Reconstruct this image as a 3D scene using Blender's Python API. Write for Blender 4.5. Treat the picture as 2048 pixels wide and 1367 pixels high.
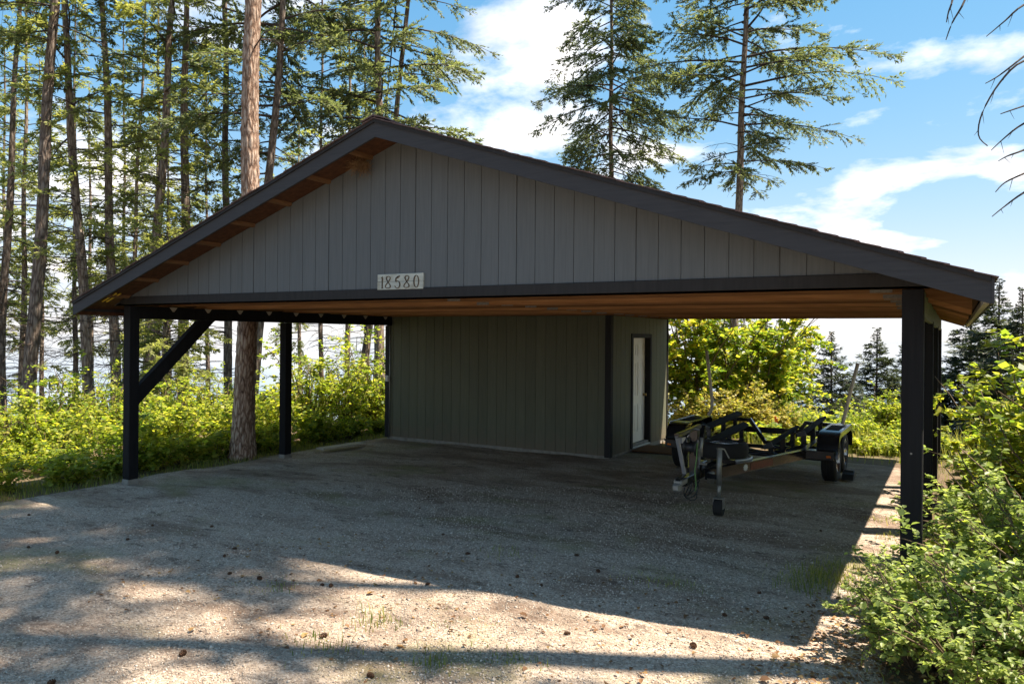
import bpy, bmesh, math, random
import numpy as np
from mathutils import Matrix, Vector
R = math.radians
random.seed(7)
for o in list(bpy.data.objects): bpy.data.objects.remove(o)
scn = bpy.context.scene
col = scn.collection

# ------------------------------------------------------------------ camera
# world: X to the right along the carport's front, Y into the picture, Z up, metres
EYE = 2.06; YAW = 30.25; ROLL = 0.5; FPX = 1520.0; HORIZ = 673.0
cam = bpy.data.cameras.new('camera'); camo = bpy.data.objects.new('camera', cam); col.objects.link(camo)
cam.sensor_width = 36.0; cam.lens = FPX / 2048 * 36.0
cam.shift_y = -(683.5 - HORIZ) / 2048
cam.clip_start = 0.05; cam.clip_end = 60000
camo.matrix_world = (Matrix.Translation((0, 0, EYE)) @ Matrix.Rotation(R(YAW), 4, 'Z')
                     @ Matrix.Rotation(R(90), 4, 'X') @ Matrix.Rotation(R(ROLL), 4, 'Z'))
scn.camera = camo

# ------------------------------------------------------------------ sky, sun, exposure
KX, KY = 0.46, 0.22                       # horizontal shadow offset per metre of height: sun stands right and behind
SUN_EL = math.atan(1 / math.hypot(KX, KY)); SUN_AZ = math.atan2(KX, KY)      # azimuth from +Y towards +X
world = bpy.data.worlds.new('World'); scn.world = world; world.use_nodes = True
wn = world.node_tree; wn.nodes.clear()
def wnode(t, **k):
    n = wn.nodes.new(t)
    for a, b in k.items(): setattr(n, a, b)
    return n
sky = wnode('ShaderNodeTexSky', sky_type='NISHITA', sun_disc=False)
sky.sun_elevation = SUN_EL; sky.sun_rotation = SUN_AZ; sky.altitude = 1200; sky.air_density = 0.85; sky.dust_density = 0.15; sky.ozone_density = 1.2
tc = wnode('ShaderNodeTexCoord')
sep = wnode('ShaderNodeSeparateXYZ'); wn.links.new(tc.outputs['Generated'], sep.inputs[0])
zz = wnode('ShaderNodeMath', operation='MAXIMUM'); wn.links.new(sep.outputs['Z'], zz.inputs[0]); zz.inputs[1].default_value = 0.0
za = wnode('ShaderNodeMath', operation='ADD'); wn.links.new(zz.outputs[0], za.inputs[0]); za.inputs[1].default_value = 0.22
dx = wnode('ShaderNodeMath', operation='DIVIDE'); wn.links.new(sep.outputs['X'], dx.inputs[0]); wn.links.new(za.outputs[0], dx.inputs[1])
dy = wnode('ShaderNodeMath', operation='DIVIDE'); wn.links.new(sep.outputs['Y'], dy.inputs[0]); wn.links.new(za.outputs[0], dy.inputs[1])
cmb = wnode('ShaderNodeCombineXYZ'); wn.links.new(dx.outputs[0], cmb.inputs[0]); wn.links.new(dy.outputs[0], cmb.inputs[1]); cmb.inputs[2].default_value = 11.6
cn = wnode('ShaderNodeTexNoise'); wn.links.new(cmb.outputs[0], cn.inputs['Vector'])
cn.inputs['Scale'].default_value = 2.0; cn.inputs['Detail'].default_value = 9; cn.inputs['Roughness'].default_value = 0.56; cn.inputs['Distortion'].default_value = 0.15
cr = wnode('ShaderNodeValToRGB'); wn.links.new(cn.outputs['Fac'], cr.inputs[0])
cr.color_ramp.elements[0].position = 0.52; cr.color_ramp.elements[0].color = (0, 0, 0, 1)
cr.color_ramp.elements[1].position = 0.655; cr.color_ramp.elements[1].color = (0.92, 0.92, 0.92, 1)
hs = wnode('ShaderNodeHueSaturation'); hs.inputs['Saturation'].default_value = 1.34; hs.inputs['Value'].default_value = 0.85; wn.links.new(sky.outputs[0], hs.inputs['Color'])
sk1 = wnode('ShaderNodeVectorMath', operation='MULTIPLY_ADD'); wn.links.new(hs.outputs[0], sk1.inputs[0]); sk1.inputs[1].default_value = (0.54, 0.51, 0.43); sk1.inputs[2].default_value = (1, 1, 1)
sdv = wnode('ShaderNodeVectorMath', operation='DIVIDE'); wn.links.new(hs.outputs[0], sdv.inputs[0]); wn.links.new(sk1.outputs[0], sdv.inputs[1])      # soft shoulder on the bright horizon
cs_ = wnode('ShaderNodeTexNoise'); wn.links.new(cmb.outputs[0], cs_.inputs['Vector']); cs_.inputs['Scale'].default_value = 4.5; cs_.inputs['Detail'].default_value = 6
cc = wnode('ShaderNodeValToRGB'); wn.links.new(cs_.outputs['Fac'], cc.inputs[0])
cc.color_ramp.elements[0].position = 0.3; cc.color_ramp.elements[0].color = (1.5, 1.58, 1.7, 1); cc.color_ramp.elements[1].position = 0.62; cc.color_ramp.elements[1].color = (2.7, 2.7, 2.75, 1)
hm = wnode('ShaderNodeMapRange'); wn.links.new(sep.outputs['Z'], hm.inputs[0]); hm.inputs[1].default_value = -0.01; hm.inputs[2].default_value = 0.03      # no clouds below the horizon
cf = wnode('ShaderNodeMath', operation='MULTIPLY'); wn.links.new(cr.outputs[0], cf.inputs[0]); wn.links.new(hm.outputs[0], cf.inputs[1])
cmix = wnode('ShaderNodeMixRGB'); wn.links.new(cf.outputs[0], cmix.inputs[0]); wn.links.new(sdv.outputs[0], cmix.inputs[1]); wn.links.new(cc.outputs[0], cmix.inputs[2])
bg = wnode('ShaderNodeBackground'); bg.inputs[1].default_value = 0.15; wn.links.new(cmix.outputs[0], bg.inputs[0])
wo = wnode('ShaderNodeOutputWorld'); wn.links.new(bg.outputs[0], wo.inputs[0])

sd = bpy.data.lights.new('sun', 'SUN'); sd.energy = 3.1; sd.angle = R(0.55); sd.color = (1.0, 0.93, 0.82)
sun = bpy.data.objects.new('sun', sd); col.objects.link(sun)
sun.rotation_euler = Vector((-KX, -KY, -1)).to_track_quat('-Z', 'Y').to_euler(); sun.location = (20, 15, 40)
vs = scn.view_settings; vs.view_transform = 'Standard'; vs.look = 'None'; vs.gamma = 1; vs.exposure = 2.28; vs.use_curve_mapping = False
vs.use_white_balance = True; vs.white_balance_temperature = 7050; vs.white_balance_tint = 14

scn.cycles.max_bounces = 5; scn.cycles.diffuse_bounces = 4; scn.cycles.glossy_bounces = 3; scn.cycles.transmission_bounces = 4

# ------------------------------------------------------------------ pixel helpers (photo pixels, 2048 wide)
_c, _s = math.cos(R(YAW)), math.sin(R(YAW)); _cr, _sr = math.cos(R(ROLL)), math.sin(R(ROLL))
def un(px, py):
    u, v = px - 1024, py - 683.5
    return (u * _cr + v * _sr) / FPX, (-u * _sr + v * _cr - (HORIZ - 683.5)) / FPX
def atD(px, py, zc):
    r, q = un(px, py); return Vector((zc * (r * _c - _s), zc * (r * _s + _c), EYE - q * zc))
def onZ(px, py, Z=0.0):
    r, q = un(px, py); return atD(px, py, (EYE - Z) / q)
def onY(px, py, Y):
    r, q = un(px, py); return atD(px, py, Y / (r * _s + _c))

# ------------------------------------------------------------------ materials
def mat(name):
    m = bpy.data.materials.new(name); m.use_nodes = True
    nt = m.node_tree; nt.nodes.clear()
    out = nt.nodes.new('ShaderNodeOutputMaterial'); b = nt.nodes.new('ShaderNodeBsdfPrincipled')
    nt.links.new(b.outputs[0], out.inputs[0])
    return m, nt, b, out
def N(nt, t, **k):
    n = nt.nodes.new(t)
    for a, v in k.items():
        if a in n.inputs.keys(): n.inputs[a].default_value = v
        else: setattr(n, a, v)
    return n
def coords(nt, scale=(1, 1, 1), kind='Object'):
    t = N(nt, 'ShaderNodeTexCoord'); mp = N(nt, 'ShaderNodeMapping'); mp.inputs['Scale'].default_value = scale
    nt.links.new(t.outputs[kind], mp.inputs[0]); return mp.outputs[0]
def noise(nt, vec, scale, detail=5, rough=0.6, dist=0.0):
    n = N(nt, 'ShaderNodeTexNoise'); n.inputs['Scale'].default_value = scale; n.inputs['Detail'].default_value = detail
    n.inputs['Roughness'].default_value = rough; n.inputs['Distortion'].default_value = dist
    if vec is not None: nt.links.new(vec, n.inputs['Vector'])
    return n.outputs['Fac']
def ramp(nt, fac, stops):
    r = N(nt, 'ShaderNodeValToRGB'); e = r.color_ramp.elements
    while len(e) < len(stops): e.new(0.5)
    for k, (p, c) in enumerate(stops):
        e[k].position = p; e[k].color = (*c, 1) if len(c) == 3 else c
    nt.links.new(fac, r.inputs[0]); return r.outputs[0]
def mix(nt, fac, a, b, mode='MIX'):
    n = N(nt, 'ShaderNodeMixRGB', blend_type=mode)
    for i, v in ((0, fac), (1, a), (2, b)):
        if isinstance(v, (int, float)): n.inputs[i].default_value = v
        elif isinstance(v, tuple): n.inputs[i].default_value = (*v, 1)
        else: nt.links.new(v, n.inputs[i])
    return n.outputs[0]
def bump(nt, b, h, strength=0.3, dist=0.01):
    n = N(nt, 'ShaderNodeBump'); n.inputs['Strength'].default_value = strength; n.inputs['Distance'].default_value = dist
    nt.links.new(h, n.inputs['Height']); nt.links.new(n.outputs[0], b.inputs['Normal'])
def grain_mat(name, c0, c1, scale, rough=0.6, bs=0.25, bd=0.004, nscale=1.0, spec=0.4, patch=None):
    """painted or bare wood: streaky along the axis with the small scale value"""
    m, nt, b, o = mat(name)
    v = coords(nt, scale); f = noise(nt, v, nscale, 6, 0.65)
    c = ramp(nt, f, [(0.28, c0), (0.72, c1)])
    if patch:
        g = noise(nt, coords(nt), patch[1], 4, 0.6)
        c = mix(nt, ramp(nt, g, [(0.48, (0, 0, 0)), (0.68, (patch[2],) * 3)]), c, patch[0])
    nt.links.new(c, b.inputs['Base Color']); b.inputs['Roughness'].default_value = rough
    b.inputs['Specular IOR Level'].default_value = spec
    bump(nt, b, f, bs, bd); return m
def plain(name, c, rough=0.5, metal=0.0, spec=0.5, var=0.15, vs_=12.0):
    m, nt, b, o = mat(name)
    f = noise(nt, coords(nt), vs_, 5)
    d = tuple(x * (1 - var) for x in c); e = tuple(min(1, x * (1 + var)) for x in c)
    nt.links.new(ramp(nt, f, [(0.3, d), (0.7, e)]), b.inputs['Base Color'])
    nt.links.new(ramp(nt, f, [(0.3, (rough * 0.8,) * 3), (0.7, (min(1, rough * 1.2),) * 3)]), b.inputs['Roughness'])
    b.inputs['Metallic'].default_value = metal; b.inputs['Specular IOR Level'].default_value = spec
    return m
def leaf_mat(name, cols, trans, tmix=0.45, rough=0.5, patch=0.6):
    m, nt, b, out = mat(name)
    g = N(nt, 'ShaderNodeNewGeometry')
    n = noise(nt, coords(nt), patch, 3)
    f = N(nt, 'ShaderNodeMath', operation='MULTIPLY_ADD'); nt.links.new(n, f.inputs[0]); f.inputs[1].default_value = 0.9
    r2 = N(nt, 'ShaderNodeMath', operation='MULTIPLY'); nt.links.new(g.outputs['Random Per Island'], r2.inputs[0]); r2.inputs[1].default_value = 0.75
    sb = N(nt, 'ShaderNodeMath', operation='SUBTRACT'); nt.links.new(r2.outputs[0], sb.inputs[0]); sb.inputs[1].default_value = 0.33
    nt.links.new(sb.outputs[0], f.inputs[2])
    k = len(cols)
    c = ramp(nt, f.outputs[0], [(0.15 + 0.7 * i / (k - 1), cols[i]) for i in range(k)])
    nt.links.new(c, b.inputs['Base Color']); b.inputs['Roughness'].default_value = rough; b.inputs['Specular IOR Level'].default_value = 0.35
    t = N(nt, 'ShaderNodeBsdfTranslucent'); nt.links.new(mix(nt, 1.0, c, trans, 'MULTIPLY'), t.inputs[0])
    mx = N(nt, 'ShaderNodeMixShader'); mx.inputs[0].default_value = tmix
    nt.links.new(b.outputs[0], mx.inputs[1]); nt.links.new(t.outputs[0], mx.inputs[2]); nt.links.new(mx.outputs[0], out.inputs[0])
    return m

M = {}
M['siding'] = grain_mat('grey_painted_siding', (0.088, 0.098, 0.101), (0.112, 0.123, 0.126), (60, 60, 2.2), 0.75, 0.5, 0.003, 1.0, 0.3)
M['shedside'] = grain_mat('grey_green_painted_siding', (0.094, 0.098, 0.064), (0.126, 0.130, 0.088), (60, 60, 2.2), 0.75, 0.5, 0.003, 1.0, 0.3)
M['trim'] = grain_mat('charcoal_painted_wood', (0.015, 0.0145, 0.0145), (0.026, 0.025, 0.025), (30, 30, 3.0), 0.75, 0.4, 0.003, 1.0, 0.25)
M['fascia'] = grain_mat('charcoal_fascia_paint', (0.030, 0.031, 0.034), (0.046, 0.047, 0.050), (3.0, 40, 40), 0.75, 0.5, 0.003, 1.0, 0.25)
M['post'] = grain_mat('black_painted_post', (0.006, 0.006, 0.0066), (0.012, 0.012, 0.0128), (26, 26, 1.6), 0.8, 0.6, 0.004, 1.0, 0.2)
M['pine'] = grain_mat('bare_truss_lumber', (0.20, 0.092, 0.036), (0.40, 0.205, 0.088), (1.6, 30, 30), 0.75, 0.3, 0.003, 1.0, 0.2)
M['lookout'] = grain_mat('lookout_lumber', (0.12, 0.058, 0.027), (0.21, 0.115, 0.055), (30, 2, 30), 0.75, 0.3, 0.003, 1.0, 0.2)
M['osb'] = grain_mat('bare_roof_sheathing', (0.050, 0.021, 0.011), (0.125, 0.055, 0.026), (14, 14, 14), 0.8, 0.3, 0.003, 1.0, 0.2)
def tone_by_object(m, lo, hi):
    nt = m.node_tree; b = [n for n in nt.nodes if n.type == 'BSDF_PRINCIPLED'][0]; src = b.inputs['Base Color'].links[0].from_socket
    oi = N(nt, 'ShaderNodeObjectInfo'); r = ramp(nt, oi.outputs['Random'], [(0, (lo,) * 3), (1, (hi,) * 3)])
    nt.links.new(mix(nt, 1.0, src, r, 'MULTIPLY'), b.inputs['Base Color'])
tone_by_object(M['pine'], 0.55, 1.25); tone_by_object(M['siding'], 0.97, 1.02); tone_by_object(M['shedside'], 0.93, 1.04)
def splash(m, top):
    nt = m.node_tree; b = [n for n in nt.nodes if n.type == 'BSDF_PRINCIPLED'][0]; src = b.inputs['Base Color'].links[0].from_socket
    g = N(nt, 'ShaderNodeNewGeometry'); sx = N(nt, 'ShaderNodeSeparateXYZ'); nt.links.new(g.outputs['Position'], sx.inputs[0])
    nz = noise(nt, g.outputs['Position'], 7, 6, 0.7)
    k = N(nt, 'ShaderNodeMath', operation='MULTIPLY_ADD'); nt.links.new(sx.outputs['Z'], k.inputs[0]); k.inputs[1].default_value = -1 / top; nt.links.new(nz, k.inputs[2])
    nt.links.new(mix(nt, ramp(nt, k.outputs[0], [(0.05, (0, 0, 0)), (0.5, (0.7,) * 3)]), src, (0.15, 0.115, 0.08)), b.inputs['Base Color'])
splash(M['shedside'], 0.9)
M['pale_wood'] = grain_mat('weathered_pale_wood', (0.30, 0.27, 0.21), (0.46, 0.42, 0.34), (3, 40, 40), 0.8, 0.3, 0.003, 1.0, 0.2)
M['green_wood'] = grain_mat('greenish_treated_beam', (0.085, 0.095, 0.062), (0.15, 0.16, 0.11), (30, 3, 30), 0.8, 0.4, 0.003, 1.0, 0.2)
M['concrete'] = grain_mat('concrete', (0.17, 0.155, 0.13), (0.30, 0.28, 0.24), (6, 6, 6), 0.9, 0.5, 0.005, 1.5, 0.2)
M['door'] = plain('off_white_door_paint', (0.80, 0.76, 0.66), 0.45, 0, 0.4, 0.05, 4)
M['white'] = plain('weathered_white_paint', (0.55, 0.54, 0.49), 0.6, 0, 0.4, 0.1, 10)
M['galv'] = plain('galvanised_steel', (0.27, 0.27, 0.245), 0.5, 0.7, 0.5, 0.22, 25)
M['plate'] = plain('dull_zinc_plate', (0.20, 0.19, 0.17), 0.6, 0.3, 0.4, 0.3, 60)
M['brass'] = plain('dull_brass', (0.45, 0.32, 0.12), 0.35, 0.9)
M['sign'] = grain_mat('weathered_grey_green_board', (0.30, 0.32, 0.28), (0.48, 0.50, 0.44), (4, 30, 40), 0.8, 0.4, 0.003, 1.0, 0.2, ((0.22, 0.19, 0.13), 9, 0.5))
M['ink'] = plain('dark_brown_paint', (0.030, 0.018, 0.011), 0.6, 0, 0.3, 0.3, 40)
M['tan'] = plain('faded_tan_paint', (0.20, 0.15, 0.09), 0.7, 0, 0.3, 0.3, 40)
M['gloss'] = plain('black_gloss_trailer_paint', (0.012, 0.0125, 0.014), 0.22, 0, 0.6, 0.2, 6)
M['rubber'] = plain('tyre_rubber', (0.018, 0.017, 0.016), 0.85, 0, 0.3, 0.35, 30)
M['carpet'] = plain('black_bunk_carpet', (0.016, 0.016, 0.017), 0.98, 0, 0.1, 0.5, 150)
M['pole'] = plain('weathered_pole', (0.50, 0.45, 0.36), 0.55, 0.1, 0.4, 0.2, 20)
M['chain'] = plain('dark_chain_steel', (0.07, 0.07, 0.07), 0.5, 0.8, 0.5, 0.3, 40)
M['alloy'] = plain('polished_alloy', (0.62, 0.62, 0.62), 0.25, 1.0)
M['silver'] = plain('silver_painted_steel', (0.42, 0.42, 0.43), 0.4, 0.6, 0.5, 0.1)
M['plastic'] = plain('black_plastic', (0.02, 0.02, 0.021), 0.45, 0, 0.5, 0.2)
M['amber'] = plain('amber_lens', (0.55, 0.12, 0.01), 0.2)
M['red_decal'] = plain('faded_red_decal', (0.14, 0.030, 0.016), 0.5, 0, 0.4, 0.6, 60)
M['green_strap'] = plain('green_strap', (0.12, 0.26, 0.07), 0.7)
M['yellow'] = plain('sunlit_edge_yellow', (0.75, 0.48, 0.04), 0.5)  # sunlight on the soffit edges, put into the colour
M['orange'] = plain('orange_paint', (0.75, 0.17, 0.03), 0.6)
M['straw'] = plain('dry_straw', (0.20, 0.12, 0.06), 0.9, 0, 0.2, 0.4, 40)
M['mat'] = plain('brown_coir', (0.13, 0.065, 0.032), 0.95, 0, 0.1, 0.4, 60)
M['cone'] = plain('pine_cone_scales', (0.095, 0.045, 0.022), 0.75, 0, 0.3, 0.5, 60)
M['twig'] = plain('dead_twig_bark', (0.055, 0.042, 0.035), 0.9, 0, 0.2, 0.3, 30)
M['greytwig'] = plain('dry_grey_twig', (0.26, 0.21, 0.16), 0.9, 0, 0.2, 0.3, 30)
M['stem'] = plain('shrub_stem', (0.13, 0.095, 0.06), 0.85, 0, 0.2, 0.3, 20)
M['needle'] = leaf_mat('fir_needles', [(0.058, 0.078, 0.042), (0.112, 0.136, 0.068), (0.185, 0.205, 0.105)], (1.85, 1.9, 1.1), 0.48, 0.5, 0.5)
M['needle2'] = leaf_mat('bright_fir_needles', [(0.140, 0.170, 0.062), (0.225, 0.250, 0.092), (0.32, 0.33, 0.13)], (1.7, 1.7, 0.95), 0.54, 0.5, 0.5)
M['needle3'] = leaf_mat('blue_green_needles', [(0.020, 0.036, 0.020), (0.042, 0.064, 0.034), (0.080, 0.10, 0.045)], (1.8, 1.7, 0.9), 0.28, 0.5, 0.5)
M['leaf'] = leaf_mat('shrub_leaves', [(0.095, 0.160, 0.030), (0.19, 0.255, 0.042), (0.31, 0.345, 0.060), (0.40, 0.385, 0.075)], (1.9, 1.9, 0.85), 0.57, 0.45, 0.8)
M['leaf_near'] = leaf_mat('snowberry_leaves', [(0.135, 0.19, 0.060), (0.225, 0.295, 0.090), (0.33, 0.39, 0.135)], (1.7, 1.7, 1.0), 0.55, 0.4, 1.2)
M['leaf_maple'] = leaf_mat('maple_leaves', [(0.075, 0.145, 0.028), (0.155, 0.235, 0.038), (0.28, 0.33, 0.055), (0.40, 0.35, 0.075)], (2.1, 2.0, 0.8), 0.55, 0.42, 0.7)
M['leaf_yellow'] = leaf_mat('yellowing_leaves', [(0.17, 0.20, 0.045), (0.31, 0.30, 0.075), (0.43, 0.36, 0.14)], (1.9, 1.8, 0.8), 0.45, 0.5, 1.0)
M['grass'] = leaf_mat('tall_grass_blades', [(0.085, 0.125, 0.026), (0.17, 0.20, 0.045), (0.28, 0.27, 0.085)], (2.0, 1.9, 0.8), 0.45, 0.5, 0.7)
M['deadleaf'] = leaf_mat('fallen_leaves', [(0.10, 0.050, 0.022), (0.19, 0.095, 0.04), (0.33, 0.22, 0.09)], (1.4, 1.2, 0.8), 0.2, 0.7, 2.0)

def bark(name, c0, c1, c2, sc=1.0):
    m, nt, b, o = mat(name)
    v = coords(nt, (9 * sc, 9 * sc, 2.0 * sc))
    vo = N(nt, 'ShaderNodeTexVoronoi', feature='DISTANCE_TO_EDGE'); nt.links.new(v, vo.inputs['Vector']); vo.inputs['Scale'].default_value = 1.6
    nz = noise(nt, coords(nt, (14, 14, 5)), 1.5, 6, 0.7)
    h = N(nt, 'ShaderNodeMath', operation='MULTIPLY_ADD'); nt.links.new(vo.outputs['Distance'], h.inputs[0]); h.inputs[1].default_value = 1.6; nt.links.new(nz, h.inputs[2])
    c = ramp(nt, h.outputs[0], [(0.35, c0), (0.62, c1), (0.95, c2)])
    nt.links.new(c, b.inputs['Base Color']); b.inputs['Roughness'].default_value = 0.9; b.inputs['Specular IOR Level'].default_value = 0.2
    bump(nt, b, h.outputs[0], 0.9, 0.03); return m
M['bark'] = bark('grey_brown_bark', (0.055, 0.040, 0.031), (0.165, 0.122, 0.094), (0.30, 0.245, 0.20))
M['bark_dark'] = bark('dark_bark', (0.036, 0.027, 0.022), (0.115, 0.086, 0.068), (0.22, 0.18, 0.148))
M['bark_pond'] = bark('orange_brown_bark', (0.045, 0.026, 0.018), (0.24, 0.150, 0.102), (0.45, 0.345, 0.265), 1.3)

def gravel_mat():
    m, nt, b, o = mat('gravel')
    v = coords(nt)
    vo = N(nt, 'ShaderNodeTexVoronoi'); nt.links.new(v, vo.inputs['Vector']); vo.inputs['Scale'].default_value = 66; vo.inputs['Randomness'].default_value = 1
    sepc = N(nt, 'ShaderNodeSeparateColor'); nt.links.new(vo.outputs['Color'], sepc.inputs[0])
    cell = ramp(nt, sepc.outputs[0], [(0.0, (0.15, 0.112, 0.082)), (0.35, (0.355, 0.275, 0.205)), (0.75, (0.47, 0.382, 0.295)), (1.0, (0.64, 0.545, 0.445))])
    fine = noise(nt, v, 120, 3)
    cell = mix(nt, 0.35, cell, ramp(nt, fine, [(0.3, (0.21, 0.158, 0.118)), (0.7, (0.55, 0.47, 0.375))]))
    # needle litter and trodden soil lie in drifts
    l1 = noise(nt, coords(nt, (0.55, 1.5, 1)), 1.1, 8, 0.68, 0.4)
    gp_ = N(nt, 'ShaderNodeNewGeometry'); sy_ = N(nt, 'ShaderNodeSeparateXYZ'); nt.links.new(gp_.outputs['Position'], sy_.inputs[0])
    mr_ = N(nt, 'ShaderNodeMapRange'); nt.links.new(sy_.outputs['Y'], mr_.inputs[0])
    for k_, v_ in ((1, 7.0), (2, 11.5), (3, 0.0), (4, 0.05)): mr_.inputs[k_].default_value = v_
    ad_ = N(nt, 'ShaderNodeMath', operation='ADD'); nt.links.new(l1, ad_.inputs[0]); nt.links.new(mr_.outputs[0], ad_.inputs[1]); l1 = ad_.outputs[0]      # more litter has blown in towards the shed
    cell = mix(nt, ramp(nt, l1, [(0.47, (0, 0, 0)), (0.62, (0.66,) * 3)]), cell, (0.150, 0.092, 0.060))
    l2 = noise(nt, coords(nt, (1.0, 2.2, 1)), 3.0, 7, 0.75, 0.8)
    cell = mix(nt, ramp(nt, l2, [(0.55, (0, 0, 0)), (0.64, (0.70,) * 3)]), cell, (0.070, 0.042, 0.030))
    # thin moss and young grass
    l3 = noise(nt, coords(nt, (0.8, 1.2, 1)), 0.75, 6, 0.62, 0.3)
    cell = mix(nt, ramp(nt, l3, [(0.53, (0, 0, 0)), (0.68, (0.65,) * 3)]), cell, (0.20, 0.195, 0.075))
    nt.links.new(cell, b.inputs['Base Color']); b.inputs['Roughness'].default_value = 0.9; b.inputs['Specular IOR Level'].default_value = 0.25
    hh = N(nt, 'ShaderNodeMath', operation='MULTIPLY_ADD'); nt.links.new(vo.outputs['Distance'], hh.inputs[0]); hh.inputs[1].default_value = -1.0; nt.links.new(fine, hh.inputs[2])
    bump(nt, b, hh.outputs[0], 0.9, 0.012); return m
M['gravel'] = gravel_mat()
def soil_mat():
    m, nt, b, o = mat('forest_floor')
    a = noise(nt, coords(nt), 0.9, 7, 0.65); f = noise(nt, coords(nt), 34, 5, 0.7)
    c = ramp(nt, a, [(0.3, (0.075, 0.048, 0.03)), (0.5, (0.11, 0.085, 0.045)), (0.66, (0.07, 0.095, 0.03))])
    c = mix(nt, 0.5, c, ramp(nt, f, [(0.3, (0.045, 0.028, 0.018)), (0.55, (0.15, 0.088, 0.050)), (0.75, (0.26, 0.17, 0.10))]))
    nt.links.new(c, b.inputs['Base Color']); b.inputs['Roughness'].default_value = 0.95; bump(nt, b, f, 0.8, 0.02); return m
M['soil'] = soil_mat()
def stone_mat():
    m, nt, b, o = mat('gravel_stone')
    g = N(nt, 'ShaderNodeNewGeometry')
    c = ramp(nt, g.outputs['Random Per Island'], [(0.0, (0.17, 0.135, 0.105)), (0.4, (0.34, 0.275, 0.212)), (0.85, (0.47, 0.40, 0.32)), (1.0, (0.60, 0.53, 0.44))])
    nt.links.new(c, b.inputs['Base Color']); b.inputs['Roughness'].default_value = 0.85; return m
M['stone'] = stone_mat()
def shingle_mat():
    m, nt, b, o = mat('asphalt_shingle')
    g = noise(nt, coords(nt), 160, 3); p = noise(nt, coords(nt, (3, 3, 3)), 1.3, 4)
    c = mix(nt, 0.5, ramp(nt, p, [(0.3, (0.085, 0.045, 0.042)), (0.7, (0.15, 0.085, 0.078))]), ramp(nt, g, [(0.3, (0.04, 0.026, 0.026)), (0.7, (0.20, 0.14, 0.13))]))
    nt.links.new(c, b.inputs['Base Color']); b.inputs['Roughness'].default_value = 0.9; bump(nt, b, g, 0.6, 0.004); return m
M['shingle'] = shingle_mat()
def water_mat():
    m, nt, b, o = mat('lake_water')
    b.inputs['Base Color'].default_value = (0.10, 0.16, 0.20, 1); b.inputs['IOR'].default_value = 1.33
    w = noise(nt, coords(nt, (0.002, 0.002, 1)), 1.0, 5, 0.6); nt.links.new(ramp(nt, w, [(0.3, (0.03,) * 3), (0.7, (0.09,) * 3)]), b.inputs['Roughness']); return m
M['water'] = water_mat()

# ------------------------------------------------------------------ mesh helpers
def tag(o, label=None, cat=None, group=None, kind=None):
    for k, v in (('label', label), ('category', cat), ('group', group), ('kind', kind)):
        if v: o[k] = v
    return o
def thing(name, loc, label, cat, group=None):
    e = bpy.data.objects.new(name, None); e.location = loc; e.empty_display_size = 0.2; col.objects.link(e)
    return tag(e, label, cat, group)
def woff(p):
    v = Vector((0, 0, 0))
    while p is not None: v += p.location; p = p.parent
    return v
def link(name, me, m=None, parent=None, loc=(0, 0, 0)):
    o = bpy.data.objects.new(name, me); col.objects.link(o)
    if m is not None and len(me.materials) == 0: me.materials.append(m)
    o.parent = parent; o.location = loc
    return o
def pymesh(name, v, f, m=None, parent=None, smooth=False, world=True):
    """verts are given in world metres; they are stored relative to the parent's place"""
    off = woff(parent) if (world and parent is not None) else Vector((0, 0, 0))
    me = bpy.data.meshes.new(name); me.from_pydata([(a[0] - off.x, a[1] - off.y, a[2] - off.z) for a in v], [], f)
    if smooth:
        for p in me.polygons: p.use_smooth = True
    me.update(); return link(name, me, m, parent)
def npmesh(name, V, F, m, parent=None, smooth=False):
    """V (n,3) array, F (k,q) int array with q = 3 or 4; verts local"""
    me = bpy.data.meshes.new(name); q = F.shape[1]
    me.vertices.add(len(V)); me.vertices.foreach_set('co', np.ascontiguousarray(V, dtype=np.float32).ravel())
    me.loops.add(F.size); me.loops.foreach_set('vertex_index', np.ascontiguousarray(F, dtype=np.int32).ravel())
    me.polygons.add(len(F)); me.polygons.foreach_set('loop_start', np.arange(0, F.size, q, dtype=np.int32))
    me.polygons.foreach_set('loop_total', np.full(len(F), q, dtype=np.int32))
    if smooth: me.polygons.foreach_set('use_smooth', np.ones(len(F), dtype=bool))
    me.update(calc_edges=True); me.materials.append(m); return me
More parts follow.
